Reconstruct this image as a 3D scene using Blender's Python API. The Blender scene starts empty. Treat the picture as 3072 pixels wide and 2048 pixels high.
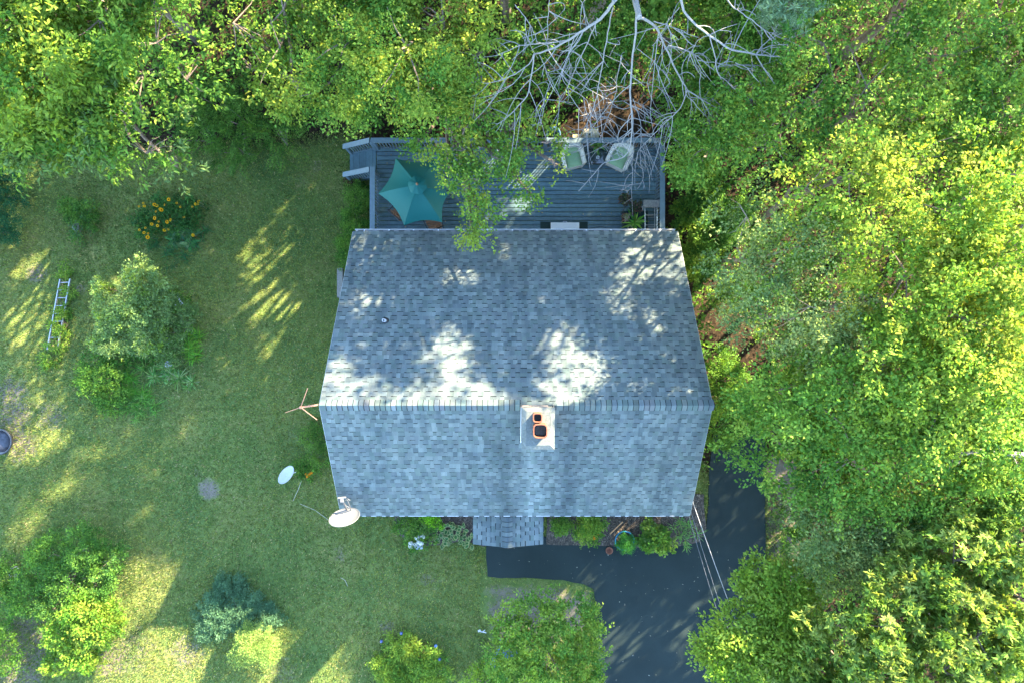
import bpy, bmesh, math, random
import numpy as np
from mathutils import Vector, Matrix, Euler

# ------------------------------------------------------------------ camera, light, exposure
SC = bpy.context.scene
COL = SC.collection
HC = 20.45                                   # camera height above the front lawn
FS = 3072 * 22.0 / 36.0                      # focal length in pixels of the photograph
cam_d = bpy.data.cameras.new('camera'); cam_d.lens = 22; cam_d.sensor_width = 36
cam_d.clip_end = 2000; cam_d.clip_start = 0.1
cam = bpy.data.objects.new('camera', cam_d); COL.objects.link(cam)
cam.location = (0, 0, HC); cam.rotation_euler = (0, 0, 0)
SC.camera = cam

SUN = np.array([1.516, 1.69, 1.0])          # towards the sun
SUNN = SUN / np.linalg.norm(SUN)
SUN_EL = math.asin(SUNN[2]); SUN_AZ = math.atan2(SUN[0], SUN[1])
w = bpy.data.worlds.new('World'); SC.world = w; w.use_nodes = True
nt = w.node_tree
sky = nt.nodes.new('ShaderNodeTexSky'); sky.sky_type = 'NISHITA'; sky.sun_disc = False
sky.sun_elevation = SUN_EL; sky.sun_rotation = SUN_AZ
sky.air_density = 1.0; sky.dust_density = 0.2; sky.ozone_density = 1.9
bg = nt.nodes['Background']; bg.inputs['Strength'].default_value = 0.15
nt.links.new(sky.outputs['Color'], bg.inputs['Color'])
sl = bpy.data.lights.new('sun', 'SUN'); sl.energy = 4.3; sl.angle = math.radians(0.53)
sl.color = (1.0, 0.84, 0.58)
so = bpy.data.objects.new('sun', sl); COL.objects.link(so)
so.rotation_euler = Vector(SUNN).to_track_quat('Z', 'Y').to_euler()
so.location = (20, 22, 30)
SC.view_settings.view_transform = 'Standard'; SC.view_settings.look = 'None'
SC.view_settings.exposure = 3.47; SC.view_settings.gamma = 1.0
SC.view_settings.use_curve_mapping = False
SC.render.engine = 'CYCLES'
SC.cycles.max_bounces = 8; SC.cycles.diffuse_bounces = 4; SC.cycles.transmission_bounces = 6
SC.cycles.use_denoising = True

RNG = np.random.default_rng(7)
random.seed(5)

# ------------------------------------------------------------------ coordinates
def P(sx, sy, z):
    """point at height z that the photograph shows at pixel (sx, sy)"""
    d = HC - z
    return Vector(((sx - 1536) * d / FS, (1024 - sy) * d / FS, z))
def tz(x, y):
    t = min(1, max(0, (y + 2.5) / 7.5)); t = t * t * (3 - 2 * t)
    return -1.7 * t
def tza(x, y):
    t = np.clip((y + 2.5) / 7.5, 0, 1); t = t * t * (3 - 2 * t)
    return -1.7 * t
def G(sx, sy, dz=0.0):
    z = 0
    for _ in range(8):
        p = P(sx, sy, z + dz); z = tz(p.x, p.y)
    return P(sx, sy, z + dz)

# ------------------------------------------------------------------ house dimensions
HX0, HX1 = -4.90, 5.10
RY, RZ = -1.615, 4.55
FY, FZ = -4.982, 2.50
BY, BZ = 3.379, 1.18
WX0, WX1, WY0, WY1 = -4.66, 4.86, -4.58, 3.08

# ------------------------------------------------------------------ spots to be sunlit; leaf sprays that would shade them are dropped
LIT = []
def lit(*a):
    for (x, y, rx, ry) in a: LIT.append((x * 1.306, y * 1.306, rx * 1.306, ry * 1.306))
lit((1285, 775, 50, 40), (1320, 850, 85, 62), (1290, 900, 60, 32), (1030, 790, 62, 40), (1045, 850, 52, 30), (1050, 900, 48, 24),
    (1115, 912, 30, 20), (1150, 815, 28, 16), (1050, 640, 50, 16), (835, 695, 44, 20), (785, 830, 36, 26), (765, 885, 36, 50),
    (850, 905, 90, 20), (960, 915, 60, 12), (1430, 690, 40, 40), (1480, 725, 40, 18), (1500, 775, 40, 26), (1540, 815, 26, 22), (1450, 885, 40, 18),
    (1215, 708, 14, 18), (1440, 580, 26, 9), (835, 565, 28, 11), (1165, 570, 28, 9), (1570, 905, 50, 14), (1190, 660, 26, 12), (1345, 690, 12, 10),
    (1500, 600, 14, 8), (1240, 690, 10, 10), (1390, 800, 20, 20))
lit((610, 690, 60, 34), (640, 710, 46, 30), (580, 722, 30, 22), (665, 575, 24, 16), (600, 600, 46, 26), (565, 570, 16, 14), (700, 420, 16, 22),
    (685, 355, 10, 14), (500, 490, 14, 14), (620, 640, 30, 26), (520, 830, 16, 18), (505, 850, 14, 14), (595, 880, 12, 14),
    (410, 500, 10, 12), (560, 455, 12, 10), (640, 480, 12, 10), (340, 490, 12, 10), (720, 470, 10, 14), (470, 1080, 20, 10), (350, 1060, 26, 16),
    (330, 1090, 16, 14), (455, 1070, 14, 16))
lit((30, 560, 30, 24), (110, 590, 26, 20), (140, 640, 22, 24), (215, 900, 40, 40), (290, 1000, 26, 22), (190, 1120, 50, 22), (330, 1180, 24, 14), (90, 1190, 50, 20), (430, 980, 16, 14), (520, 760, 16, 16), (610, 820, 20, 14), (560, 640, 20, 20), (50, 770, 50, 60), (90, 700, 34, 40), (60, 830, 50, 40), (190, 930, 40, 34), (150, 760, 20, 30), (60, 640, 46, 34), (30, 720, 30, 40), (110, 800, 60, 30), (180, 840, 30, 50), (130, 880, 60, 50), (60, 930, 60, 44), (150, 950, 70, 40), (110, 1010, 90, 36),
    (40, 1010, 60, 60), (200, 1050, 50, 34), (260, 1048, 18, 18), (40, 1150, 44, 26), (120, 1130, 44, 20), (250, 1120, 20, 12), (40, 1240, 50, 20), (305, 1255, 14, 16),
    (330, 1330, 46, 50), (380, 1300, 16, 24), (260, 1420, 90, 50), (360, 1480, 100, 40), (520, 1490, 160, 40), (590, 1470, 60, 40), (500, 1540, 100, 30), (760, 1500, 26, 26),
    (720, 1545, 50, 24), (90, 1500, 80, 70), (280, 1545, 80, 30), (20, 1350, 30, 40), (190, 1450, 80, 80), (270, 720, 60, 50), (290, 660, 60, 34), (930, 1520, 60, 40), (30, 880, 40, 30), (215, 800, 30, 20))
lit((1560, 1440, 30, 18), (1540, 1452, 22, 14), (1440, 1490, 40, 24), (1480, 1385, 14, 14), (1640, 1355, 22, 14), (1580, 1535, 30, 20), (1680, 1132, 18, 10),
    (1662, 1062, 12, 10), (1625, 1390, 16, 14), (1530, 1470, 30, 10), (1350, 1335, 14, 6))
lit((1345, 455, 24, 16), (1360, 490, 22, 14), (1345, 512, 26, 10), (1330, 480, 16, 12), (1120, 505, 16, 10))
_r = random.Random(40)
for _ in range(75): lit((_r.uniform(760, 1600), _r.uniform(555, 900), _r.uniform(5, 15), _r.uniform(3, 8)))
for _ in range(24): lit((_r.uniform(380, 790), _r.uniform(345, 760), _r.uniform(4, 11), _r.uniform(4, 11)))
for _ in range(30): lit((_r.uniform(1130, 1520), _r.uniform(345, 520), _r.uniform(3, 8), _r.uniform(3, 6)))
LIT = np.array(LIT); 
SUNNY = [(np.array(P(x, y, z)), rad) for (x, y, z, rad) in ((1220, 70, 5.9, .4), (1250, 115, 5.9, .35), (1180, 150, 5.8, .4), (1235, 155, 5.8, .3), (1300, 105, 5.8, .3), (1335, 90, 5.8, .25), (1130, 190, 5.4, .35), (1345, 170, 5.2, .25), (1290, 205, 5.2, .25),
  (900, 130, 5.4, .4), (960, 80, 5.6, .4), (1010, 40, 5.8, .4), (780, 160, 5.3, .35), (850, 240, 4.8, .35), (720, 120, 5.7, .4), (600, 100, 5.4, .4), (300, 60, 6, .5), (200, 120, 6, .5), (90, 60, 6.2, .5), (390, 200, 5.2, .4), (330, 380, 4.9, .35), (60, 330, 5.6, .4), (640, 230, 4.4, .3), (1330, 480, 4.2, .2), (1650, 480, 3.9, .2), (1430, 600, 4, .2))]
def sun_open(q, lo=.6, hi=1.3):
    """True where a leaf at q would shade one of the sunlit spots of roof, lawn, deck or drive"""
    q = np.asarray(q); n = len(q)
    # rear roof slope: z = RZ - m (y - RY)
    m = (RZ - BZ) / (BY - RY)
    # q - t*SUN on plane
    t = (q[:, 2] - RZ + m * (q[:, 1] - RY)) / (SUN[2] + m * SUN[1])
    h = q - t[:, None] * SUN
    onroof = (t > 0) & (h[:, 0] > HX0) & (h[:, 0] < HX1) & (h[:, 1] > RY) & (h[:, 1] < BY)
    g = q.copy(); z = np.zeros(n)
    for _ in range(6):
        tt = (q[:, 2] - z); g = q - tt[:, None] * SUN; z = tza(g[:, 0], g[:, 1])
        z = np.where((g[:, 0] > -4.6) & (g[:, 0] < 5) & (g[:, 1] > 3) & (g[:, 1] < 6.6), -0.95, z)
    land = np.where(onroof[:, None], h, g)
    d = HC - land[:, 2]
    sx = land[:, 0] * FS / d + 1536; sy = 1024 - land[:, 1] * FS / d
    rr = np.full(n, 9.0)
    for (x, y, rx, ry) in LIT:
        rr = np.minimum(rr, ((sx - x) / (rx + 6)) ** 2 + ((sy - y) / (ry + 6)) ** 2)
    res = (rr < RNG.uniform(lo, hi, n) ** 2) & ~(onroof & (RNG.random(n) < .07))
    for (p, rad) in SUNNY:
        v = q - p; al = v @ SUNN; pr = np.linalg.norm(v - al[:, None] * SUNN, axis=1)
        res |= (al > .25) & (pr < rad * RNG.uniform(.6, 1.2, n))
    tc = (q[:, 2] - 5.25) / SUN[2]; hc = q - tc[:, None] * SUN
    res &= ~((tc > 0) & (hc[:, 0] > .36) & (hc[:, 0] < 1.25) & (hc[:, 1] > -2.75) & (hc[:, 1] < -1.55))
    return res

# ------------------------------------------------------------------ mesh helpers
def link(name, me, mats, parent=None):
    o = bpy.data.objects.new(name, me); COL.objects.link(o)
    if not isinstance(mats, (list, tuple)): mats = [mats]
    for m in mats: me.materials.append(m)
    if parent is not None: o.parent = parent
    return o
def np_mesh(name, verts, quads, tint=None):
    """fast mesh of equal-sided polygons from numpy arrays"""
    verts = np.asarray(verts, np.float32); quads = np.asarray(quads, np.int32)
    k = quads.shape[1]; nf = len(quads)
    me = bpy.data.meshes.new(name)
    me.vertices.add(len(verts)); me.vertices.foreach_set('co', verts.ravel())
    me.loops.add(nf * k); me.loops.foreach_set('vertex_index', quads.ravel())
    me.polygons.add(nf)
    me.polygons.foreach_set('loop_start', np.arange(0, nf * k, k, dtype=np.int32))
    if tint is not None:
        a = me.attributes.new('tint', 'FLOAT_COLOR', 'FACE')
        c = np.ones((nf, 4), np.float32); c[:, :3] = tint
        a.data.foreach_set('color', c.ravel())
    me.update(calc_edges=True)
    return me
class MB:
    def __init__(s): s.v = []; s.f = []; s.t = []; s.m = []; s.cur = (1, 1, 1); s.mi = 0
    def add(s, vs, fs):
        b = len(s.v); s.v += [tuple(v) for v in vs]
        for f in fs: s.f.append([b + i for i in f]); s.t.append(s.cur); s.m.append(s.mi)
    def box(s, c, size, rot=None, taper=1.0):
        hx, hy, hz = size[0] / 2, size[1] / 2, size[2] / 2
        vs = []
        for z in (-hz, hz):
            k = taper if z > 0 else 1
            for (x, y) in ((-hx, -hy), (hx, -hy), (hx, hy), (-hx, hy)): vs.append(Vector((x * k, y * k, z)))
        if rot is not None:
            M = rot if isinstance(rot, Matrix) else Euler(rot).to_matrix()
            vs = [M @ v for v in vs]
        c = Vector(c); vs = [v + c for v in vs]
        s.add(vs, [(3, 2, 1, 0), (4, 5, 6, 7), (0, 1, 5, 4), (1, 2, 6, 5), (2, 3, 7, 6), (3, 0, 4, 7)])
    def bar(s, a, b, wd, ht, up=(0, 0, 1)):
        a, b = Vector(a), Vector(b); d = (b - a); L = d.length; d.normalize()
        u = Vector(up); sd = d.cross(u); sd.normalize(); u = sd.cross(d)
        M = Matrix((d, sd, u)).transposed()
        s.box((a + b) / 2, (L, wd, ht), M)
    def tube(s, pts, rad, n=6, cap=True):
        pts = [Vector(p) for p in pts]
        if not isinstance(rad, (list, tuple)): rad = [rad] * len(pts)
        vs = []; ref = None
        for i, p in enumerate(pts):
            d = (pts[min(i + 1, len(pts) - 1)] - pts[max(i - 1, 0)]).normalized()
            if ref is None: ref = d.orthogonal().normalized()
            a = (ref - d * ref.dot(d))
            if a.length < 1e-5: a = d.orthogonal()
            a.normalize(); ref = a; b = d.cross(a)
            for k in range(n):
                t = 2 * math.pi * k / n
                vs.append(p + (a * math.cos(t) + b * math.sin(t)) * rad[i])
        fs = []
        for i in range(len(pts) - 1):
            for k in range(n):
                fs.append((i * n + k, i * n + (k + 1) % n, (i + 1) * n + (k + 1) % n, (i + 1) * n + k))
        if cap:
            fs.append(tuple(reversed(range(n)))); fs.append(tuple(range((len(pts) - 1) * n, len(pts) * n)))
        s.add(vs, fs)
    def lathe(s, prof, c=(0, 0, 0), n=16, sx=1, sy=1, rot=None):
        vs = []; c = Vector(c)
        M = Euler(rot).to_matrix() if rot is not None else None
        for (r, z) in prof:
            for k in range(n):
                t = 2 * math.pi * k / n; v = Vector((r * math.cos(t) * sx, r * math.sin(t) * sy, z))
                vs.append((M @ v if M else v) + c)
        fs = []
        for i in range(len(prof) - 1):
            for k in range(n): fs.append((i * n + k, i * n + (k + 1) % n, (i + 1) * n + (k + 1) % n, (i + 1) * n + k))
        s.add(vs, fs)
    def mesh(s, name):
        me = bpy.data.meshes.new(name); me.from_pydata(s.v, [], s.f)
        a = me.attributes.new('tint', 'FLOAT_COLOR', 'FACE')
        c = np.ones((len(s.f), 4), np.float32); c[:, :3] = np.array(s.t, np.float32)
        a.data.foreach_set('color', c.ravel())
        me.polygons.foreach_set('material_index', np.array(s.m, np.int32))
        me.update(); return me
    def build(s, name, mats, parent=None, smooth=False):
        me = s.mesh(name)
        if smooth: me.shade_smooth()
        return link(name, me, mats, parent)
def empty(name, loc=(0, 0, 0), rz=0.0):
    o = bpy.data.objects.new(name, None); COL.objects.link(o); o.location = loc; o.rotation_euler = (0, 0, rz)
    o.empty_display_size = 0.2
    return o
def tag(o, label=None, cat=None, group=None, kind=None):
    if label: o['label'] = label
    if cat: o['category'] = cat
    if group: o['group'] = group
    if kind: o['kind'] = kind
    return o
def copy_tree(o, parent=None):
    c = o.copy(); COL.objects.link(c)
    if parent is not None: c.parent = parent
    for ch in list(o.children): copy_tree(ch, c)
    return c

# ------------------------------------------------------------------ materials
def new_mat(name):
    m = bpy.data.materials.new(name); m.use_nodes = True
    return m, m.node_tree, m.node_tree.nodes['Principled BSDF']
def N(t, typ, **kw):
    n = t.nodes.new(typ)
    for k, v in kw.items(): setattr(n, k, v)
    return n
def noise(t, scale, detail=6, rough=0.6, coord=None):
    n = N(t, 'ShaderNodeTexNoise'); n.inputs['Scale'].default_value = scale
    n.inputs['Detail'].default_value = detail; n.inputs['Roughness'].default_value = rough
    if coord: t.links.new(coord, n.inputs['Vector'])
    return n
def ramp(t, fac, stops):
    r = N(t, 'ShaderNodeValToRGB'); e = r.color_ramp.elements
    while len(e) < len(stops): e.new(0.5)
    for el, (p, c) in zip(e, stops): el.position = p; el.color = (c[0], c[1], c[2], 1)
    t.links.new(fac, r.inputs['Fac']); return r
def mixc(t, fac, a, b, mode='MIX'):
    m = N(t, 'ShaderNodeMix', data_type='RGBA', blend_type=mode)
    if isinstance(fac, float): m.inputs[0].default_value = fac
    else: t.links.new(fac, m.inputs[0])
    for s, v in ((m.inputs[6], a), (m.inputs[7], b)):
        if isinstance(v, tuple): s.default_value = (v[0], v[1], v[2], 1)
        else: t.links.new(v, s)
    return m.outputs[2]
def bump(t, b, h, strength=0.3, dist=0.02):
    n = N(t, 'ShaderNodeBump'); n.inputs['Strength'].default_value = strength; n.inputs['Distance'].default_value = dist
    t.links.new(h, n.inputs['Height']); t.links.new(n.outputs['Normal'], b.inputs['Normal'])
def simple(name, col, rough=0.6, nscale=12.0, namt=0.25, metallic=0.0, bumps=0.15, tinted=False, spec=0.4):
    m, t, b = new_mat(name)
    g = N(t, 'ShaderNodeNewGeometry')
    n = noise(t, nscale, 8, 0.65, g.outputs['Position'])
    lo = tuple(c * (1 - namt) for c in col); hi = tuple(min(1, c * (1 + namt)) for c in col)
    r = ramp(t, n.outputs['Fac'], [(0.3, lo), (0.7, hi)])
    out = r.outputs['Color']
    if tinted:
        a = N(t, 'ShaderNodeAttribute', attribute_name='tint')
        out = mixc(t, 1.0, out, a.outputs['Color'], 'MULTIPLY')
    t.links.new(out, b.inputs['Base Color'])
    b.inputs['Roughness'].default_value = rough; b.inputs['Metallic'].default_value = metallic
    b.inputs['Specular IOR Level'].default_value = spec
    if bumps: bump(t, b, n.outputs['Fac'], bumps)
    return m
def leaf_mat(name, trans=0.4, rough=0.45, gain=(1.35, 1.25, 0.6)):
    m, t, b = new_mat(name)
    a = N(t, 'ShaderNodeAttribute', attribute_name='tint')
    t.links.new(a.outputs['Color'], b.inputs['Base Color'])
    b.inputs['Roughness'].default_value = 0.6; b.inputs['Specular IOR Level'].default_value = 0.12
    tr = N(t, 'ShaderNodeBsdfTranslucent')
    t.links.new(mixc(t, 1.0, a.outputs['Color'], gain, 'MULTIPLY'), tr.inputs['Color'])
    mx = N(t, 'ShaderNodeMixShader'); mx.inputs[0].default_value = trans
    t.links.new(b.outputs[0], mx.inputs[1]); t.links.new(tr.outputs[0], mx.inputs[2])
    t.links.new(mx.outputs[0], t.nodes['Material Output'].inputs['Surface'])
    return m
M_LEAF = leaf_mat('leaf', 0.45)
M_NEEDLE = leaf_mat('needle', 0.2, 0.55)
M_PETAL = leaf_mat('petal', 0.3, 0.6, (1.1, 1.0, 0.8))
M_BARK = simple('bark', (0.16, 0.12, 0.09), 0.9, 14, 0.5, bumps=0.6)
M_DEAD = simple('dead_wood', (0.21, 0.20, 0.19), 0.85, 30, 0.25, bumps=0.3)
M_TWIG = simple('twig', (0.22, 0.18, 0.13), 0.85, 20, 0.3)
M_WHITE = simple('white_paint', (0.50, 0.50, 0.49), 0.5, 30, 0.06, bumps=0.03)
M_METAL = simple('grey_metal', (0.5, 0.5, 0.5), 0.35, 25, 0.15, metallic=0.9, bumps=0.05)
M_DARKM = simple('black_iron', (0.02, 0.022, 0.024), 0.5, 25, 0.3)
M_ALU = simple('aluminium', (0.36, 0.37, 0.39), 0.4, 25, 0.15, metallic=0.7, bumps=0.05)
M_DISH2 = simple('white_enamel', (0.36, 0.37, 0.37), 0.4, 6, 0.07, bumps=0.02)
M_DISH = simple('dish_enamel', (0.135, 0.136, 0.135), 0.35, 6, 0.07, bumps=0.02)
M_PAINT = simple('deck_paint', (0.080, 0.140, 0.158), 0.55, 7, 0.22, bumps=0.08, tinted=True)
M_RAIL = simple('rail_paint', (0.10, 0.145, 0.165), 0.5, 9, 0.15, bumps=0.05, tinted=True)
M_TERRA = simple('terracotta', (0.17, 0.062, 0.033), 0.8, 25, 0.25)
M_SOOT_SHADE = simple('soot_and_hole_shade', (0.008, 0.007, 0.006), 0.95, 20, 0.4)  # soot in the flues, and the painted shade of the birdhouse hole
M_CEMENT = simple('cement', (0.115, 0.128, 0.115), 0.9, 18, 0.3, bumps=0.5)
M_BRICK = simple('brick', (0.26, 0.23, 0.21), 0.85, 20, 0.3, tinted=True)
M_SIDING = simple('siding', (0.42, 0.43, 0.42), 0.6, 10, 0.1)
M_WICKER = simple('wicker', (0.62, 0.57, 0.46), 0.75, 90, 0.4, bumps=0.9)
M_CUSH = simple('green_cushion', (0.24, 0.36, 0.19), 0.9, 60, 0.18, bumps=0.2)
M_TEAL = simple('teal_canvas', (0.003, 0.105, 0.088), 0.6, 60, 0.12, bumps=0.05, spec=0.3)
M_BLUEPOT = simple('blue_glaze', (0.02, 0.20, 0.33), 0.3, 20, 0.15)
M_BROWN = simple('brown_wood', (0.22, 0.11, 0.055), 0.7, 18, 0.3)
M_GREYW = simple('weathered_wood', (0.20, 0.19, 0.17), 0.85, 18, 0.3)
M_BEIGE = simple('pale_wood', (0.42, 0.36, 0.24), 0.8, 18, 0.2)
M_COPPER = simple('rusty_copper', (0.22, 0.125, 0.085), 0.6, 30, 0.25, metallic=0.1)
M_ROCK = simple('stone', (0.28, 0.28, 0.28), 0.9, 9, 0.35, bumps=0.8)
M_BLUE = simple('blue_paint', (0.07, 0.16, 0.26), 0.5, 15, 0.15)
M_MAT = simple('dark_green_mat', (0.012, 0.03, 0.028), 0.9, 60, 0.3)
M_WIRE = simple('white_cable', (0.34, 0.34, 0.34), 0.5, 15, 0.1)
M_BWIRE = simple('grey_cable', (0.10, 0.11, 0.12), 0.5, 15, 0.1)
def glass_mat(name, col, rough=0.05):
    m, t, b = new_mat(name)
    b.inputs['Base Color'].default_value = (*col, 1); b.inputs['Roughness'].default_value = rough
    b.inputs['Specular IOR Level'].default_value = 0.7; b.inputs['Coat Weight'].default_value = 0.5
    return m
M_GLASS = glass_mat('window_glass', (0.02, 0.03, 0.035))
M_BGLASS = glass_mat('blue_glass', (0.008, 0.03, 0.13))

def shingle_mat():
    m, t, b = new_mat('asphalt_shingle')
    g = N(t, 'ShaderNodeNewGeometry')
    a = N(t, 'ShaderNodeAttribute', attribute_name='tint')
    oi = N(t, 'ShaderNodeObjectInfo')
    fine = noise(t, 160, 3, 0.7, g.outputs['Position'])
    r = ramp(t, fine.outputs['Fac'], [(0.25, (0.62, 0.62, 0.62)), (0.75, (1.3, 1.3, 1.3))])
    c = mixc(t, 1.0, a.outputs['Color'], r.outputs['Color'], 'MULTIPLY')
    # weathering streaks that run down the slope, lichen
    mp = N(t, 'ShaderNodeMapping'); mp.inputs['Scale'].default_value = (2.2, 0.25, 0.25)
    t.links.new(g.outputs['Position'], mp.inputs['Vector'])
    st = noise(t, 1.6, 6, 0.6, mp.outputs['Vector'])
    sr = ramp(t, st.outputs['Fac'], [(0.34, (0.72, 0.75, 0.77)), (0.64, (1.12, 1.10, 1.08))])
    c = mixc(t, 1.0, c, sr.outputs['Color'], 'MULTIPLY')
    big = noise(t, 0.9, 5, 0.7, g.outputs['Position'])
    br = ramp(t, big.outputs['Fac'], [(0.35, (0.88, 0.93, 0.95)), (0.65, (1.06, 1.04, 1.0))])
    c = mixc(t, 1.0, c, br.outputs['Color'], 'MULTIPLY')
    sx = N(t, 'ShaderNodeSeparateXYZ'); t.links.new(g.outputs['Position'], sx.inputs[0])
    wob = noise(t, 1.3, 4, 0.6, g.outputs['Position'])
    def band(x0, wd_):
        a1 = N(t, 'ShaderNodeMath', operation='MULTIPLY_ADD'); t.links.new(wob.outputs['Fac'], a1.inputs[0]); a1.inputs[1].default_value = .5; t.links.new(sx.outputs[0], a1.inputs[2])
        a2 = N(t, 'ShaderNodeMath', operation='SUBTRACT'); t.links.new(a1.outputs[0], a2.inputs[0]); a2.inputs[1].default_value = x0 + .25
        a3 = N(t, 'ShaderNodeMath', operation='ABSOLUTE'); t.links.new(a2.outputs[0], a3.inputs[0])
        a4 = N(t, 'ShaderNodeMapRange'); a4.interpolation_type = 'SMOOTHSTEP'; t.links.new(a3.outputs[0], a4.inputs[0]); a4.inputs[1].default_value = 0; a4.inputs[2].default_value = wd_; a4.inputs[3].default_value = 1; a4.inputs[4].default_value = 0
        return a4.outputs[0]
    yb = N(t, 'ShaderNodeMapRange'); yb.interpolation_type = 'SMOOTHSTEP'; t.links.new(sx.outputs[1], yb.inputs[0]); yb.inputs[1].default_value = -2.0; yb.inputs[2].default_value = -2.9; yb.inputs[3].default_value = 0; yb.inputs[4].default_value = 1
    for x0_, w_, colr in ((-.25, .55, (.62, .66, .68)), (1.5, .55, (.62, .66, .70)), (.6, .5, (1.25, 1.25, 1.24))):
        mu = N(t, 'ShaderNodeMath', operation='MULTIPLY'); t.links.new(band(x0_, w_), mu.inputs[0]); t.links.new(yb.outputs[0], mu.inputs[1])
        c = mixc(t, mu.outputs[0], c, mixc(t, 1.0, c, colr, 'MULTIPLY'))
    c = mixc(t, 1.0, c, (0.44, 0.525, 0.515), 'MULTIPLY')
    t.links.new(c, b.inputs['Base Color']); b.inputs['Roughness'].default_value = 0.9
    b.inputs['Specular IOR Level'].default_value = 0.25
    bump(t, b, fine.outputs['Fac'], 0.35, 0.004)
    return m
M_SHINGLE = shingle_mat()

def ground_mat():
    m, t, b = new_mat('lawn')
    g = N(t, 'ShaderNodeNewGeometry'); pos = g.outputs['Position']
    cov = N(t, 'ShaderNodeAttribute', attribute_name='cover')
    sep = N(t, 'ShaderNodeSeparateColor'); t.links.new(cov.outputs['Color'], sep.inputs[0])
    big = noise(t, 0.45, 6, 0.65, pos); mid = noise(t, 3.5, 6, 0.7, pos); fine = noise(t, 45, 4, 0.75, pos)
    c1 = ramp(t, big.outputs['Fac'], [(0.32, (0.084, 0.138, 0.042)), (0.5, (0.135, 0.180, 0.052)), (0.68, (0.215, 0.212, 0.072))])
    c2 = ramp(t, mid.outputs['Fac'], [(0.3, (0.70, 0.80, 0.70)), (0.55, (1.0, 1.0, 1.0)), (0.75, (1.45, 1.22, 1.1))])
    c = mixc(t, 1.0, c1.outputs['Color'], c2.outputs['Color'], 'MULTIPLY')
    c3 = ramp(t, fine.outputs['Fac'], [(0.28, (0.45, 0.5, 0.45)), (0.72, (1.5, 1.5, 1.4))])
    c = mixc(t, 1.0, c, c3.outputs['Color'], 'MULTIPLY')
    # leaf litter of the wood
    v = N(t, 'ShaderNodeTexVoronoi'); v.inputs['Scale'].default_value = 14; t.links.new(pos, v.inputs['Vector'])
    lr = ramp(t, v.outputs['Color'], [(0.0, (0.010, 0.008, 0.005)), (0.5, (0.027, 0.018, 0.011)), (0.85, (0.052, 0.034, 0.019)), (1.0, (0.105, 0.070, 0.040))])
    ad = N(t, 'ShaderNodeMath', operation='MULTIPLY_ADD'); t.links.new(mid.outputs['Fac'], ad.inputs[0]); ad.inputs[1].default_value = 0.9; t.links.new(sep.outputs[0], ad.inputs[2])
    f1 = ramp(t, ad.outputs[0], [(0.72, (0, 0, 0)), (0.98, (1, 1, 1))])
    c = mixc(t, f1.outputs['Color'], c, lr.outputs['Color'])
    # bare, dry soil with thatch
    dr = ramp(t, fine.outputs['Fac'], [(0.3, (0.085, 0.075, 0.058)), (0.7, (0.27, 0.225, 0.165))])
    ad2 = N(t, 'ShaderNodeMath', operation='MULTIPLY_ADD'); t.links.new(mid.outputs['Fac'], ad2.inputs[0]); ad2.inputs[1].default_value = 0.9; t.links.new(sep.outputs[1], ad2.inputs[2])
    f2 = ramp(t, ad2.outputs[0], [(0.72, (0, 0, 0)), (1.05, (1, 1, 1))])
    c = mixc(t, f2.outputs['Color'], c, dr.outputs['Color'])
    t.links.new(c, b.inputs['Base Color']); b.inputs['Roughness'].default_value = 0.95; b.inputs['Specular IOR Level'].default_value = 0.1
    bump(t, b, fine.outputs['Fac'], 0.8, 0.05)
    return m
M_GROUND = ground_mat()
def asphalt_mat():
    m, t, b = new_mat('asphalt')
    g = N(t, 'ShaderNodeNewGeometry'); pos = g.outputs['Position']
    big = noise(t, 0.7, 6, 0.6, pos); fine = noise(t, 120, 3, 0.8, pos)
    c = ramp(t, big.outputs['Fac'], [(0.3, (0.0065, 0.0150, 0.0140)), (0.7, (0.0125, 0.0235, 0.0220))])
    f = ramp(t, fine.outputs['Fac'], [(0.3, (0.6, 0.6, 0.6)), (0.72, (1.6, 1.6, 1.6))])
    o = mixc(t, 1.0, c.outputs['Color'], f.outputs['Color'], 'MULTIPLY')
    t.links.new(o, b.inputs['Base Color']); b.inputs['Roughness'].default_value = 0.85; b.inputs['Specular IOR Level'].default_value = 0.3
    bump(t, b, fine.outputs['Fac'], 0.4, 0.006)
    return m
M_ASPH = asphalt_mat()
def mulch_mat():
    m, t, b = new_mat('mulch')
    g = N(t, 'ShaderNodeNewGeometry'); pos = g.outputs['Position']
    v = N(t, 'ShaderNodeTexVoronoi'); v.inputs['Scale'].default_value = 26; t.links.new(pos, v.inputs['Vector'])
    r = ramp(t, v.outputs['Color'], [(0.0, (0.02, 0.016, 0.013)), (0.6, (0.06, 0.047, 0.036)), (1.0, (0.20, 0.16, 0.12))])
    t.links.new(r.outputs['Color'], b.inputs['Base Color']); b.inputs['Roughness'].default_value = 0.95
    bump(t, b, v.outputs['Distance'], 0.9, 0.04)
    return m
M_MULCH = mulch_mat()

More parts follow.
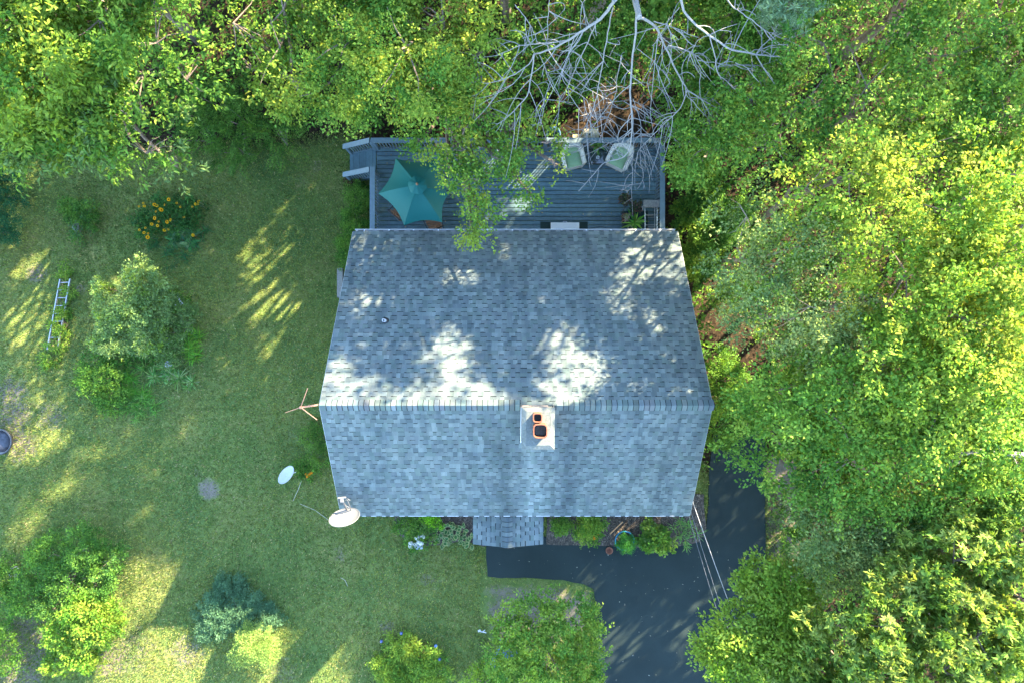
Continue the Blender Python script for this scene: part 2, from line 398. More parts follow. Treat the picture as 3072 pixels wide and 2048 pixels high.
# ------------------------------------------------------------------ ground
def dist_poly(px, py, poly):
    """signed distance (positive inside) of points to polygon, numpy"""
    poly = np.array(poly); n = len(poly); inside = np.zeros(px.shape, bool); dmin = np.full(px.shape, 1e9)
    for i in range(n):
        a = poly[i]; b = poly[(i + 1) % n]; e = b - a
        t = np.clip(((px - a[0]) * e[0] + (py - a[1]) * e[1]) / max(1e-9, e @ e), 0, 1)
        dmin = np.minimum(dmin, np.hypot(px - a[0] - t * e[0], py - a[1] - t * e[1]))
        c = ((a[1] > py) != (b[1] > py))
        with np.errstate(divide='ignore', invalid='ignore'):
            xi = (b[0] - a[0]) * (py - a[1]) / (b[1] - a[1]) + a[0]
        inside ^= c & (px < xi)
    return np.where(inside, dmin, -dmin)
def gpoly(pts): return [(G(x, y).x, G(x, y).y) for (x, y) in pts]
DRIVE = gpoly([(1456, 1600), (1462, 1726), (1500, 1731), (1600, 1731), (1690, 1738), (1748, 1750), (1780, 1765), (1786, 1800), (1790, 2000), (1780, 2200), (1760, 2600),
               (2330, 2600), (2320, 2100), (2305, 1800), (2296, 1700), (2294, 1500), (2296, 1300), (2140, 1300), (2128, 1400), (2124, 1520), (2116, 1590), (2096, 1620), (2040, 1634),
               (1960, 1640), (1900, 1638), (1800, 1632), (1700, 1626), (1600, 1600)])
BED_R = gpoly([(1640, 1480), (1640, 1630), (1800, 1633), (1900, 1640), (1990, 1642), (2040, 1636), (2096, 1622), (2117, 1590), (2110, 1480)])
BED_L = gpoly([(1180, 1480), (1185, 1560), (1200, 1600), (1240, 1640), (1300, 1632), (1400, 1622), (1455, 1640), (1460, 1480)])
BARE = gpoly([(1440, 1700), (1470, 1732), (1700, 1740), (1785, 1765), (1790, 1900), (1500, 2000), (1440, 1850)])
WOOD_E = [(4.9, -3.6), (6.8, -4.2), (8.9, -5), (9.0, -12), (9.2, -40), (60, -40), (60, 60), (-60, 60), (-60, 7.4), (-14, 6.8), (-9, 7.0), (-6, 7.4), (-4.6, 6.9), (5.1, 6.7), (5.0, 3)]
def axis(dense0, dense1, step, far):
    a = list(np.arange(dense0, dense1 + 1e-6, step)); s = step; x = dense1
    while x < far: s *= 1.35; x += s; a.append(x)
    s = step; x = dense0
    while x > -far: s *= 1.35; x -= s; a.insert(0, x)
    return np.array(a)
gx = axis(-19, 19, 0.16, 420); gy = axis(-13, 13, 0.16, 420)
X, Y = np.meshgrid(gx, gy)
Z = tza(X, Y) + 0.025 * np.sin(X * 0.9 + 1.3) * np.sin(Y * 0.8) * (Y > -30)
sd = dist_poly(X, Y, DRIVE)
Z = np.where(sd > -0.3, np.minimum(Z, tza(X, Y) - 0.03), Z)
hin = (X > WX0 + .1) & (X < WX1 - .1) & (Y > WY0 + .1) & (Y < WY1 - .1)
litter = np.clip(0.5 + dist_poly(X, Y, WOOD_E) * 0.6, 0, 1)
bare = np.zeros_like(X)
def blob(sx, sy, r, a):
    global bare
    c = G(sx, sy); bare = np.maximum(bare, a * np.clip(1.3 - np.hypot(X - c.x, Y - c.y) / r, 0, 1))
for bsp in ((625, 1468, .42, .75), (590, 1420, .3, .4), (1020, 1660, .5, .35), (1300, 1745, .5, .3), (1160, 1880, .4, .5), (40, 1250, .9, .6), (60, 1330, .8, .6), (90, 1930, 1.3, .75), (60, 2010, 1.0, .8), (330, 1980, .9, .6), (560, 1960, .9, .5), (150, 1250, .8, .45), (30, 1180, .8, .6),
            (240, 870, .3, .6), (110, 820, .5, .6), (880, 1300, .5, .3), (1280, 1740, .3, .5), (720, 1500, .6, .22), (1000, 1150, 1, .2), (400, 1950, 1.3, .4), (850, 2010, .9, .35), (900, 540, .6, .3), (950, 500, .3, .45)):
    blob(*bsp)
bare = np.maximum(bare, np.clip(0.05 + (dist_poly(X, Y, BARE) + .18 * np.sin(X * 5.1 + 1) * np.sin(Y * 4.3)) * 1.1, 0, 0.55))
sdE = dist_poly(X, Y, gpoly([(2296, 1350), (2296, 1760), (2400, 1760), (2420, 1500), (2400, 1380)]))
litter = np.maximum(litter, np.clip(0.3 + sdE, 0, 0.7))
bare = np.maximum(bare, np.clip(0.3 + sdE, 0, 0.55))
lft = np.clip(0.5 - (np.hypot(X + 4.7, (Y - 1.0) * 0.25)) * 1.2, 0, .5); bare = np.maximum(bare, lft)
nx, ny = len(gx), len(gy)
idx = np.arange(nx * ny).reshape(ny, nx)
quads = np.stack([idx[:-1, :-1], idx[:-1, 1:], idx[1:, 1:], idx[1:, :-1]], -1).reshape(-1, 4)
me = np_mesh('lawn', np.stack([X, Y, Z], -1).reshape(-1, 3), quads)
at = me.attributes.new('cover', 'FLOAT_COLOR', 'POINT')
cc = np.stack([litter, bare, 0 * X, 0 * X + 1], -1).reshape(-1, 4).astype(np.float32); at.data.foreach_set('color', cc.ravel())
me.shade_smooth()
ground = link('lawn', me, M_GROUND); tag(ground, 'worn green lawn with dry patches running into brown woodland floor', 'lawn', kind='structure')

def slab(name, poly, z1, z0, mat, jag=0.0, seg=0.25):
    pts = []
    for i in range(len(poly)):
        a = Vector(poly[i]); b = Vector(poly[(i + 1) % len(poly)]); k = max(1, int((b - a).length / seg)) if (b - a).length < 9 else 8
        for j in range(k):
            p = a.lerp(b, j / k)
            if jag: p += Vector((random.uniform(-jag, jag), random.uniform(-jag, jag)))
            pts.append(p)
    bm = bmesh.new()
    f = bm.faces.new([bm.verts.new((p.x, p.y, tz(p.x, p.y) + z1)) for p in pts])
    if f.normal.z < 0: f.normal_flip()
    bm.normal_update()
    if f.normal.z < 0: f.normal_flip()
    r = bmesh.ops.extrude_face_region(bm, geom=[f])
    # the extruded copy becomes the top, the original face is dropped to z0
    for v in [e for e in r['geom'] if isinstance(e, bmesh.types.BMVert)]: pass
    for v in f.verts: v.co.z += z0 - z1
    bmesh.ops.triangulate(bm, faces=bm.faces[:]); bmesh.ops.recalc_face_normals(bm, faces=bm.faces[:])
    me = bpy.data.meshes.new(name); bm.to_mesh(me); bm.free()
    return link(name, me, mat)
tag(slab('driveway', DRIVE, 0.03, -0.15, M_ASPH, 0.012), 'dark asphalt driveway wrapping the house corner with a walk to the porch', 'driveway', kind='structure')
tag(slab('flower_bed', BED_R, 0.055, -0.15, M_MULCH, 0.02), 'dark mulch bed between the front wall and the asphalt', 'flower bed', kind='structure')
tag(slab('flower_bed', BED_L, 0.05, -0.15, M_MULCH, 0.03), 'dark mulch bed along the front wall beside the lawn', 'flower bed', kind='structure')

# grass blades on the lawn
def grass(n, region_test, hgt, tint_fn, name):
    x = RNG.uniform(-19, 9, n); y = RNG.uniform(-12.2, 8.2, n)
    k = region_test(x, y); x, y = x[k], y[k]; n = len(x)
    z = tza(x, y) + 0.025 * np.sin(x * 0.9 + 1.3) * np.sin(y * 0.8) - 0.005
    a = RNG.uniform(0, 2 * np.pi, n); L = RNG.uniform(0.5, 1.3, n) * hgt; lean = RNG.uniform(0.3, 1.1, n)
    wd = RNG.uniform(0.010, 0.026, n)
    dx, dy = np.cos(a), np.sin(a)
    b = np.stack([x, y, z], 1)
    side = np.stack([-dy, dx, 0 * x], 1) * wd[:, None]
    tip = b + np.stack([dx * L * np.sin(lean), dy * L * np.sin(lean), L * np.cos(lean)], 1)
    V = np.stack([b - side, b + side, tip], 1).reshape(-1, 3); F = np.arange(n * 3).reshape(-1, 3)
    o = link(name, np_mesh(name, V, F, tint_fn(x, y, n)), M_LEAF)
    return tag(o, 'short mown grass blades over the whole lawn', 'grass', kind='stuff')
def vnoise(x, y, s, seed):
    r = np.random.default_rng(seed); out = 0
    for k in range(4):
        a = r.uniform(0, 6.28); f = s * (1.7 ** k); out = out + np.sin(x * f * np.cos(a) + y * f * np.sin(a) + r.uniform(0, 6)) / (1.3 ** k)
    return out / 2.5
def lawn_test(x, y):
    ok = dist_poly(x, y, DRIVE) < -0.02
    ok &= dist_poly(x, y, WOOD_E) < 0.15
    ok &= ~((x > WX0) & (x < WX1) & (y > WY0) & (y < WY1)); ok &= (dist_poly(x, y, BED_R) < 0) & (dist_poly(x, y, BED_L) < 0)
    ok &= ~((x > -4.6) & (x < 5) & (y > 3) & (y < 6.6))
    bsd = dist_poly(x, y, BARE); ok &= ~((bsd > 0) & (RNG.random(len(x)) < 0.75))
    c = G(625, 1468); ok &= ~((np.hypot(x - c.x, y - c.y) < .38) & (RNG.random(len(x)) < .85))
    return ok
def lawn_tint(x, y, n):
    v = vnoise(x, y, 0.9, 3) + RNG.normal(0, 0.5, n)
    t = np.clip(0.5 + 0.4 * v, 0, 1)[:, None]
    c = (1 - t) * np.array([0.098, 0.165, 0.046]) + t * np.array([0.225, 0.245, 0.066])
    dry = (RNG.random(n) < 0.09)[:, None]
    c = np.where(dry, np.array([0.30, 0.26, 0.13]), c)
    return c * RNG.uniform(0.5, 1.55, n)[:, None]
grass(440000, lawn_test, 0.075, lawn_tint, 'grass')
def weed_points(n):
    cx = RNG.uniform(-16, 4, n); cy = RNG.uniform(-11, 7, n)
    k = lawn_test(cx, cy) & (RNG.random(n) < np.clip(.35 + .45 * vnoise(cx, cy, .7, 9) + .5 * (cx < -11.5), 0, 1))
    return cx[k], cy[k]

# ------------------------------------------------------------------ the house
house = tag(empty('house', (0, 0, 0)), 'one-storey house under a grey shingled gable roof, in the middle of the lot', 'house')
# --- walls with lap siding
def wall_mb():
    m = MB()
    zb, zf = -2.0, 2.66
    m.box(((WX0 + WX1) / 2, WY0 + .06, 1.2), (WX1 - WX0, .12, 2.3))           # front wall
    m.box(((WX0 + WX1) / 2, WY1 - .06, -0.42), (WX1 - WX0 - .004, .12, 3.1))   # rear wall
    prof = [(WY0, -2.0), (WY1, -2.0), (WY1, BZ + .02), (RY, RZ - .16), (WY0, FZ + .06)]
    for x, s in ((WX0, 1), (WX1, -1)):
        a = [(x, y + (.003 if y == WY0 else -.003 if y == WY1 else 0), z) for y, z in prof]; b = [(x + s * .12, y + (.003 if y == WY0 else -.003 if y == WY1 else 0), z) for y, z in prof]
        m.add(a + b, [(0, 1, 2, 3, 4), (9, 8, 7, 6, 5), (0, 5, 6, 1), (1, 6, 7, 2), (2, 7, 8, 3), (3, 8, 9, 4), (4, 9, 5, 0)])
    return m
wall_mb().build('wall', M_SIDING, house)
sd_ = MB()
for k in range(19):
    z = 0.16 + k * .135
    if z < 2.3: sd_.bar((WX0, WY0 - .008, z), (WX1, WY0 - .008, z), .014, .12)
for k in range(24):
    z = -1.9 + k * .135
    if z < 1.0: sd_.bar((WX0, WY1 + .008, z), (WX1, WY1 + .008, z), .014, .12)
for x in (WX0 - .008, WX1 + .008):
    for k in range(46):
        z = -1.9 + k * .135
        y0, y1 = WY0, WY1
        if z > BZ: y1 = RY + (RZ - .2 - z) * (BY - RY) / (RZ - BZ) - .1
        if z > FZ - .1: y0 = RY - (RZ - .2 - z) * (RY - FY) / (RZ - FZ) + .1
        if y1 - y0 > .2: sd_.bar((x, y0, z), (x, y1, z), .014, .12)
o = sd_.build('siding_boards', M_SIDING, house); o['kind'] = 'stuff'
def window(x, y, z, wd, ht, ny):
    f = MB()
    for s in (-1, 1):
        f.box((x + s * wd / 2, y, z), (.09, .07, ht + .18)); f.box((x, y + ny * .002, z + s * (ht / 2 + .045)), (wd + .09, .075, .09))
    f.box((x, y, z), (wd - .09, .04, .04))
    o = f.build('window', M_WHITE, house)
    g = MB(); g.box((x, y - ny * .012, z), (wd - .09, .02, ht)); g.build('pane', M_GLASS, o)
for x in (-3.1, 3.2): window(x, WY0 - .03, 1.65, 1.0, 1.2, -1)
for x in (-2.6, 3.4): window(x, WY1 + .03, .35, .9, 1.0, 1)
dr = MB(); dr.box((-0.13, WY0 - .03, 1.2), (.92, .05, 2.03)); do = dr.build('front_door', M_WHITE, house)
k = MB(); k.lathe([(0.0, 0), (.03, .0), (.03, .05), (0, .06)], (.22, WY0 - .06, 1.1), 10, rot=(math.pi / 2, 0, 0)); k.build('handle', M_METAL, do)

# --- roof
roof = MB()
def slope_pt(side, x, s, lift=0.0):
    """s metres down from the ridge on the front (-1) or rear (+1) slope, lift along its normal"""
    if side < 0: dy, dz = FY - RY, FZ - RZ
    else: dy, dz = BY - RY, BZ - RZ
    L = math.hypot(dy, dz); dy /= L; dz /= L
    ny_, nz_ = (-dz * (1 if dy > 0 else -1), abs(dy))
    return Vector((x, RY + dy * s + ny_ * lift, RZ + dz * s + nz_ * lift))
LF = math.hypot(FY - RY, FZ - RZ); LB = math.hypot(BY - RY, BZ - RZ)
for side, L in ((-1, LF), (1, LB)):
    T = -0.012; B = -0.05
    a = [slope_pt(side, HX0 + .02, 0, T), slope_pt(side, HX1 - .02, 0, T), slope_pt(side, HX1 - .02, L - .02, T), slope_pt(side, HX0 + .02, L - .02, T)]
    b = [slope_pt(side, HX0 + .02, 0, B), slope_pt(side, HX1 - .02, 0, B), slope_pt(side, HX1 - .02, L - .02, B), slope_pt(side, HX0 + .02, L - .02, B)]
    roof.add(a + b, [(0, 1, 2, 3), (7, 6, 5, 4), (0, 4, 5, 1), (1, 5, 6, 2), (2, 6, 7, 3), (3, 7, 4, 0)])
roof_o = roof.build('roof', M_GREYW, house)
PALS = [(0.270, 0.275, 0.275), (0.225, 0.235, 0.240), (0.30, 0.30, 0.295), (0.21, 0.225, 0.215), (0.245, 0.245, 0.255), (0.33, 0.33, 0.325), (0.235, 0.255, 0.24), (0.26, 0.26, 0.26), (0.19, 0.20, 0.205)]
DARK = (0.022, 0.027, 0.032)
def shingle_piece(mb, pf, x0, x1, s0, s1, lift0, lift1, col, dark):
    """one tab from s0 (upper edge, tucked) to s1 (butt); pf(x, s, lift) -> point; dark: band of dark granules on the course below its butt"""
    th = lift1
    a = [pf(x0, s0, lift0), pf(x1, s0, lift0), pf(x1, s1, th), pf(x0, s1, th)]
    b = [pf(x0, s0, lift0 - .004), pf(x1, s0, lift0 - .004), pf(x1, s1, th - .007), pf(x0, s1, th - .007)]
    mb.cur = col
    mb.add(a + b, [(0, 1, 2, 3), (0, 4, 5, 1), (1, 5, 6, 2), (2, 6, 7, 3), (3, 7, 4, 0)])
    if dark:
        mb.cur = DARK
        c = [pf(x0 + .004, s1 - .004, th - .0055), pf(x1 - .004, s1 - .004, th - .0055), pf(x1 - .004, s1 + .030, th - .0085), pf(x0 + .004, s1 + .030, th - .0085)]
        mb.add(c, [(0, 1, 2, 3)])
EXPO = 0.141
def shingle_course(pf, xa, xb, s_top, s_bot, rnd, hole=None):
    out = []; x = xa; hi = rnd.random() < .5
    while x < xb - .01:
        wdt = rnd.uniform(.10, .19) if hi else rnd.uniform(.09, .18)
        x2 = min(xb, x + wdt)
        if xb - x2 < .05: x2 = xb
        if not (hole and hole(x, x2, s_top, s_bot)): out.append((x, x2, hi))
        x = x2; hi = not hi
    return out
CHX0, CHX1, CHY0, CHY1 = 0.24, 1.04, -2.62, -1.60
rnd = random.Random(11)
single = []; mass = MB()
for side, L in ((-1, LF), (1, LB)):
    n = int(L / EXPO) + 1
    pf = lambda x, s, l, side=side: slope_pt(side, x, s, l)
    def hole(x0, x1, s0, s1, side=side):
        if side > 0: return False
        ya = slope_pt(-1, 0, s0).y; yb = slope_pt(-1, 0, s1).y
        return x1 > CHX0 + .05 and x0 < CHX1 - .05 and ya < CHY1 - .05 and yb > CHY0 + .05
    for c in range(n):
        sb = L - c * EXPO; stp = max(0.0, sb - EXPO - .05)
        if sb < .05: break
        w_ = rnd.uniform(-.006, .006)
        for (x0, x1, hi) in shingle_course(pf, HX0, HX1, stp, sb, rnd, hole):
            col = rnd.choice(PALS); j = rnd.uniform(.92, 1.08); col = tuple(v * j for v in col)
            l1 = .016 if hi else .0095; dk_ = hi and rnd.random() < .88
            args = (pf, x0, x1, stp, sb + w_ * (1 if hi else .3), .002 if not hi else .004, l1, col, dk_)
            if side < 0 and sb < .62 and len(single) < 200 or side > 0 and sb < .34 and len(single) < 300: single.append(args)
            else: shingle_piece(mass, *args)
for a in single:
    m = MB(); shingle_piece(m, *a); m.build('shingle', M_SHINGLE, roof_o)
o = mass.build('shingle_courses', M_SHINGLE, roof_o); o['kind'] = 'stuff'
# ridge caps
x = HX0; rnd = random.Random(4)
capmb = None
while x < HX1 - .02:
    x2 = min(HX1, x + .137)
    if x2 > CHX0 + .03 and x < CHX1 - .03: x = x2; continue
    m = MB(); col = rnd.choice(PALS[:6]); m.cur = tuple(v * rnd.uniform(.95, 1.1) for v in col)
    hw = .15; l = .034
    rows = []
    for xx, lf in ((x + .004, .026), (x2 + .03, .040)):
        rows.append([slope_pt(1, xx, hw, lf - .012), slope_pt(1, xx, .03, lf), Vector((xx, RY, RZ + lf + .006)), slope_pt(-1, xx, .03, lf), slope_pt(-1, xx, hw, lf - .012)])
    vs = rows[0] + rows[1]
    m.add(vs, [(i, i + 1, i + 6, i + 5) for i in range(4)])
    bt = [v - Vector((0, 0, .016)) for v in rows[1]]
    m.add(rows[1] + bt, [(i, i + 1, i + 6, i + 5) for i in range(4)])
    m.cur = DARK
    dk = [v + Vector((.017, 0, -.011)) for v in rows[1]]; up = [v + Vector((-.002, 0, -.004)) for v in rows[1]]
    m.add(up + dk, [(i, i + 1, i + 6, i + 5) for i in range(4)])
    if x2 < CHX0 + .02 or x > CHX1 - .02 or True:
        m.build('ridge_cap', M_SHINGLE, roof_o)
    x = x2
# drip edges, rake boards, rear gutter
tr = MB()
for xx in (HX0 + .0, HX1 - .0):
    for side, L in ((-1, LF), (1, LB)):
        a = slope_pt(side, xx, 0.0, -.10); b = slope_pt(side, xx, L, -.10)
        tr.bar(a, b, .03, .17)
tr.build('rake_board', M_WHITE, house)
g = MB()
yy = BY + .012; zz = BZ - .075
prof = [(-.06, .05), (-.055, -.05), (.03, -.055), (.062, .02), (.066, .055), (.054, .055), (.05, .02), (.025, -.043), (-.043, -.040), (-.046, .05)]
vs = []
for xx in (HX0 + .06, HX1 - .06): vs += [(xx, yy + a, zz + b) for a, b in prof]
n = len(prof); g.add(vs, [(i, (i + 1) % n, n + (i + 1) % n, n + i) for i in range(n)] + [tuple(range(n)), tuple(reversed(range(n, 2 * n)))])
gut = g.build('gutter', M_WHITE, house)
for i in range(13):
    m = MB(); xx = HX0 + .35 + i * .76
    m.box((xx, BY + .01, BZ - .012), (.035, .12, .012)); m.build('gutter_hanger', M_WHITE, gut)
f = MB(); f.bar((HX0 + .03, FY + .012, FZ - .09), (HX1 - .03, FY + .012, FZ - .09), .025, .15); f.bar((HX0 + .03, FY - .012, FZ - .012), (HX1 - .03, FY - .012, FZ - .012), .03, .012)
f.build('fascia', M_WHITE, house)
sf = MB(); sf.box(((HX0 + HX1) / 2, (FY + WY0) / 2 + .02, FZ - .17), (HX1 - HX0 - .1, WY0 - FY - .02, .02)); sf.box(((HX0 + HX1) / 2, (BY + WY1) / 2, BZ - .17), (HX1 - HX0 - .1, BY - WY1 - .02, .02)); sf.build('soffit', M_WHITE, house)
# vent pipe
vp = P(1151, 961, 3.32)
m = MB(); m.cur = (1, 1, 1)
base = Vector((vp.x, vp.y, RZ - (vp.y - RY) * (RZ - BZ) / (BY - RY)))
m.lathe([(.045, -.1), (.045, .28), (.033, .28), (.033, .05), (0, .05)], base, 14); vpo = m.build('vent_pipe', M_WHITE, house, True)
m = MB(); m.lathe([(.115, .0), (.10, .03), (.06, .09), (.047, .12)], base + Vector((0, -.01, -.01)), 14, rot=(-math.atan2(RZ - BZ, BY - RY), 0, 0)); m.build('boot', M_DARKM, vpo, True)

# --- chimney
chz = 5.22
ch = MB(); ch.box(((CHX0 + CHX1) / 2, (CHY0 + CHY1) / 2, 3.9), (CHX1 - CHX0 - .06, CHY1 - CHY0 - .06, 2.36)); cho = ch.build('chimney', M_CEMENT, house)
rb = random.Random(3)
bcols = [(1, 1, 1), (.8, .75, .75), (1.2, 1.1, 1.0), (.65, .6, .6)]
kmesh = {}
def brick(c, size):
    key = (size, rb.randrange(4))
    if key not in kmesh:
        m = MB(); m.cur = bcols[key[1]]; m.box((0, 0, 0), size); me = m.mesh('brick'); me.materials.append(M_BRICK); kmesh[key] = me
    o = bpy.data.objects.new('brick', kmesh[key]); COL.objects.link(o); o.location = c; o.parent = cho
cw, cd = CHX1 - CHX0, CHY1 - CHY0
for r_ in range(15):
    z = 4.02 + r_ * .072
    if z > chz - .06: break
    off = .1 if r_ % 2 else 0
    for face in range(4):
        Ln = cw if face < 2 else cd
        nb = int(Ln / .205)
        for i in range(nb):
            t = -Ln / 2 + .1 + off * .6 + i * .205
            if abs(t) + .09 > Ln / 2: continue
            if face == 0: brick(((CHX0 + CHX1) / 2 + t, CHY1 - .022, z), (.19, .03, .06))
            elif face == 1: brick(((CHX0 + CHX1) / 2 + t, CHY0 + .022, z), (.19, .03, .06))
            elif face == 2: brick((CHX0 + .022, (CHY0 + CHY1) / 2 + t, z), (.03, .19, .06))
            else: brick((CHX1 - .022, (CHY0 + CHY1) / 2 + t, z), (.03, .19, .06))
cp = MB()
bmz = chz
def jit(v, a=.012): return (v[0] + random.uniform(-a, a), v[1] + random.uniform(-a, a), v[2] + random.uniform(-a, a) * .5)
lo = []; mid = []; top = []
ring = [(CHX0 + (CHX1 - CHX0) * u, CHY0 + (CHY1 - CHY0) * v) for u, v in ((0, 0), (.25, 0), (.5, 0), (.75, 0), (1, 0), (1, .25), (1, .5), (1, .75), (1, 1), (.75, 1), (.5, 1), (.25, 1), (0, 1), (0, .75), (0, .5), (0, .25))]
cxm, cym = (CHX0 + CHX1) / 2, (CHY0 + CHY1) / 2
for (x, y) in ring:
    lo.append(jit((x, y, bmz - .05), .006)); mid.append(jit((x, y, bmz), .008)); top.append(jit((cxm + (x - cxm) * .75, cym + (y - cym) * .8, bmz + .05), .012))
n = len(ring); cp.add(lo + mid + top, [(i, (i + 1) % n, n + (i + 1) % n, n + i) for i in range(n)] + [(n + i, n + (i + 1) % n, 2 * n + (i + 1) % n, 2 * n + i) for i in range(n)] + [tuple(range(2 * n, 3 * n))] + [tuple(reversed(range(n)))])
cp.build('cement_crown', M_CEMENT, cho)
def flue(cx, cy, hw, z0, z1):
    m = MB(); th = .028
    def ringr(h, z, r=.35):
        out = []
        for k in range(20):
            t = 2 * math.pi * k / 20; c, s = math.cos(t), math.sin(t)
            p = 4.5; q = (abs(c) ** p + abs(s) ** p) ** (-1 / p); out.append((cx + h * c * q, cy + h * s * q, z))
        return out
    rs = [ringr(hw, z0), ringr(hw, z1 - .01), ringr(hw - .008, z1), ringr(hw - th + .006, z1), ringr(hw - th, z1 - .01), ringr(hw - th, z1 - .16), ringr(hw - th - .003, z1 - .16), ringr(hw - th - .003, z0 - 1.2)]
    vs = sum(rs, []); n = 20
    for i in range(7):
        m.mi = 1 if i >= 5 else 0
        m.add(rs[i] + rs[i + 1], [(k, (k + 1) % n, n + (k + 1) % n, n + k) for k in range(n)])
    m.mi = 1; m.add(rs[7], [tuple(range(n))])
    return m.build('flue', [M_TERRA, M_SOOT_SHADE], cho)
c1 = P(1613, 1253, chz + .35); c2 = P(1621, 1293, chz + .38)
flue(c1.x, c1.y, .115, chz, chz + .33); flue(c2.x, c2.y, .172, chz, chz + .36)
fl = MB()
for (x0, y0, x1, y1) in ((CHX0 - .03, CHY0 - .05, CHX1 + .03, CHY0 - .05),): 
    a = slope_pt(-1, x0, 0); 
yb = CHY0 - .03
fl.box(((CHX0 + CHX1) / 2, CHY0 - .01, RZ + (CHY0 - RY) * (RZ - FZ) / (RY - FY) + .07), (cw + .05, .02, .14))
for x in (CHX0 - .012, CHX1 + .012): fl.bar((x, CHY0, RZ + (CHY0 - RY) * (RZ - FZ) / (RY - FY) + .07), (x, CHY1 - .02, RZ + .07), .016, .13)
fl.build('flashing', M_METAL, cho)

# --- portico roof over the front door
PX0, PXM, PX1 = -1.118, -.165, .905
pzr, pze, py0, py1 = 2.40, 2.10, FY + .25, None
pend = P(1519, 1641, pzr).y; py1 = pend
px_l = P(1420, 1570, pze).x; px_r = P(1629, 1570, pze).x; px_m = P(1522, 1570, pzr).x
por = MB()
por.add([(px_l + .02, py0, pze - .02), (px_m, py0, pzr - .02), (px_r - .02, py0, pze - .02), (px_l + .02, py1 + .02, pze - .02), (px_m, py1 + .02, pzr - .02), (px_r - .02, py1 + .02, pze - .02),
         (px_l + .02, py0, pze - .12), (px_r - .02, py0, pze - .12), (px_l + .02, py1 + .02, pze - .12), (px_r - .02, py1 + .02, pze - .12)],
        [(0, 1, 4, 3), (1, 2, 5, 4), (3, 4, 5, 9, 8), (6, 8, 9, 7), (0, 3, 8, 6), (2, 7, 9, 5)])
por_o = por.build('portico_roof', M_WHITE, house)
rnd = random.Random(21)
for sgn, xe in ((-1, px_l), (1, px_r)):
    W_ = abs(xe - px_m); Ls = math.hypot(W_, pzr - pze); dx = (xe - px_m) / Ls; dz = (pze - pzr) / Ls
    nxn, nzn = (-dz * (1 if dx > 0 else -1), abs(dx))
    def pfp(x, s, l): return Vector((px_m + dx * s + nxn * l, x, pzr + dz * s + nzn * l))
    ncs = int(Ls / EXPO) + 1
    for c in range(ncs):
        sb = Ls - c * EXPO; stp = max(0, sb - EXPO - .04)
        if sb < .06: break
        for (x0, x1, hi) in shingle_course(pfp, py1, py0, stp, sb, rnd):
            m = MB(); col = rnd.choice(PALS); shingle_piece(m, pfp, x0, x1, stp, sb + .003, .004 if hi else .002, .016 if hi else .0095, col, hi); m.build('shingle', M_SHINGLE, por_o)
yy = py0
while yy > py1 + .02:
    y2 = max(py1, yy - .143); m = MB(); m.cur = tuple(v * 1.05 for v in rnd.choice(PALS[:6]))
    rows = []
    for y, l in ((yy, .026), (y2 - .02 if y2 > py1 else y2, .042)):
        rows.append([(px_m - .15, y, pzr - .15 * .3 + l - .01), (px_m - .03, y, pzr + l), (px_m + .03, y, pzr + l), (px_m + .15, y, pzr - .15 * .3 + l - .01)])
    m.add(rows[0] + rows[1], [(0, 1, 5, 4), (1, 2, 6, 5), (2, 3, 7, 6)])
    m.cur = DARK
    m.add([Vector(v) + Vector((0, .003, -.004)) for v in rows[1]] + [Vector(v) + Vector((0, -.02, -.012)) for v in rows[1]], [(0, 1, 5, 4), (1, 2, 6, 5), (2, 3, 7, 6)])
    m.build('ridge_cap', M_SHINGLE, por_o); yy = y2
for x in (px_l + .12, px_r - .12):
    m = MB(); m.box((x, py1 + .12, 1.02), (.1, .1, 2.0)); m.build('portico_post', M_WHITE, house)
m = MB(); m.box((px_m, (py1 + WY0) / 2 + .0, .08), (1.5, WY0 - py1 - .1, .18)); m.build('door_step', M_CEMENT, house)

# ------------------------------------------------------------------ deck
DZ = -0.95
DX0, DX1, DY0, DY1 = -4.62, 4.97, 3.12, 6.62
deck = tag(empty('deck', (0, 5, tz(0, 5))), 'grey painted timber deck with railing and side stairs behind the house', 'deck')
def under(o, p):
    o.parent = p; o.matrix_parent_inverse = Matrix.Translation(-p.location)
    return o
rnd = random.Random(8)
yy = DY1
while yy > DY0 + .02:
    m = MB(); j = rnd.uniform(.82, 1.2); m.cur = (j, j * rnd.uniform(.98, 1.02), j * rnd.uniform(.97, 1.03))
    zz = rnd.uniform(-.002, .002)
    m.box(((DX0 + DX1) / 2, yy - .066, DZ - .019 + zz), (DX1 - DX0, .126, .038)); under(m.build('plank', M_PAINT), deck)
    yy -= .1475
m = MB(); m.box((DX0 + .004, (DY0 + DY1) / 2, DZ - .13), (.04, DY1 - DY0, .18)); m.box(((DX0 + DX1) / 2, DY1 + .022, DZ - .13), (DX1 - DX0, .04, .2)); m.box((DX1 + .022, (DY0 + DY1) / 2, DZ - .13), (.04, DY1 - DY0, .2))
for i in range(8): m.box((DX0 + .4 + i * 1.25, (DY0 + DY1) / 2, DZ - .15), (.04, DY1 - DY0 - .1, .2))
for x in (DX0 + .1, -1.4, 1.8, DX1 - .1): m.box((x, DY1 - .1, -1.45), (.1, .1, .8))
under(m.build('frame', M_GREYW), deck)
RH = 0.92
bal_me = MB(); bal_me.box((0, 0, 0), (.035, .035, .78)); bal_me = bal_me.mesh('baluster'); bal_me.materials.append(M_RAIL)
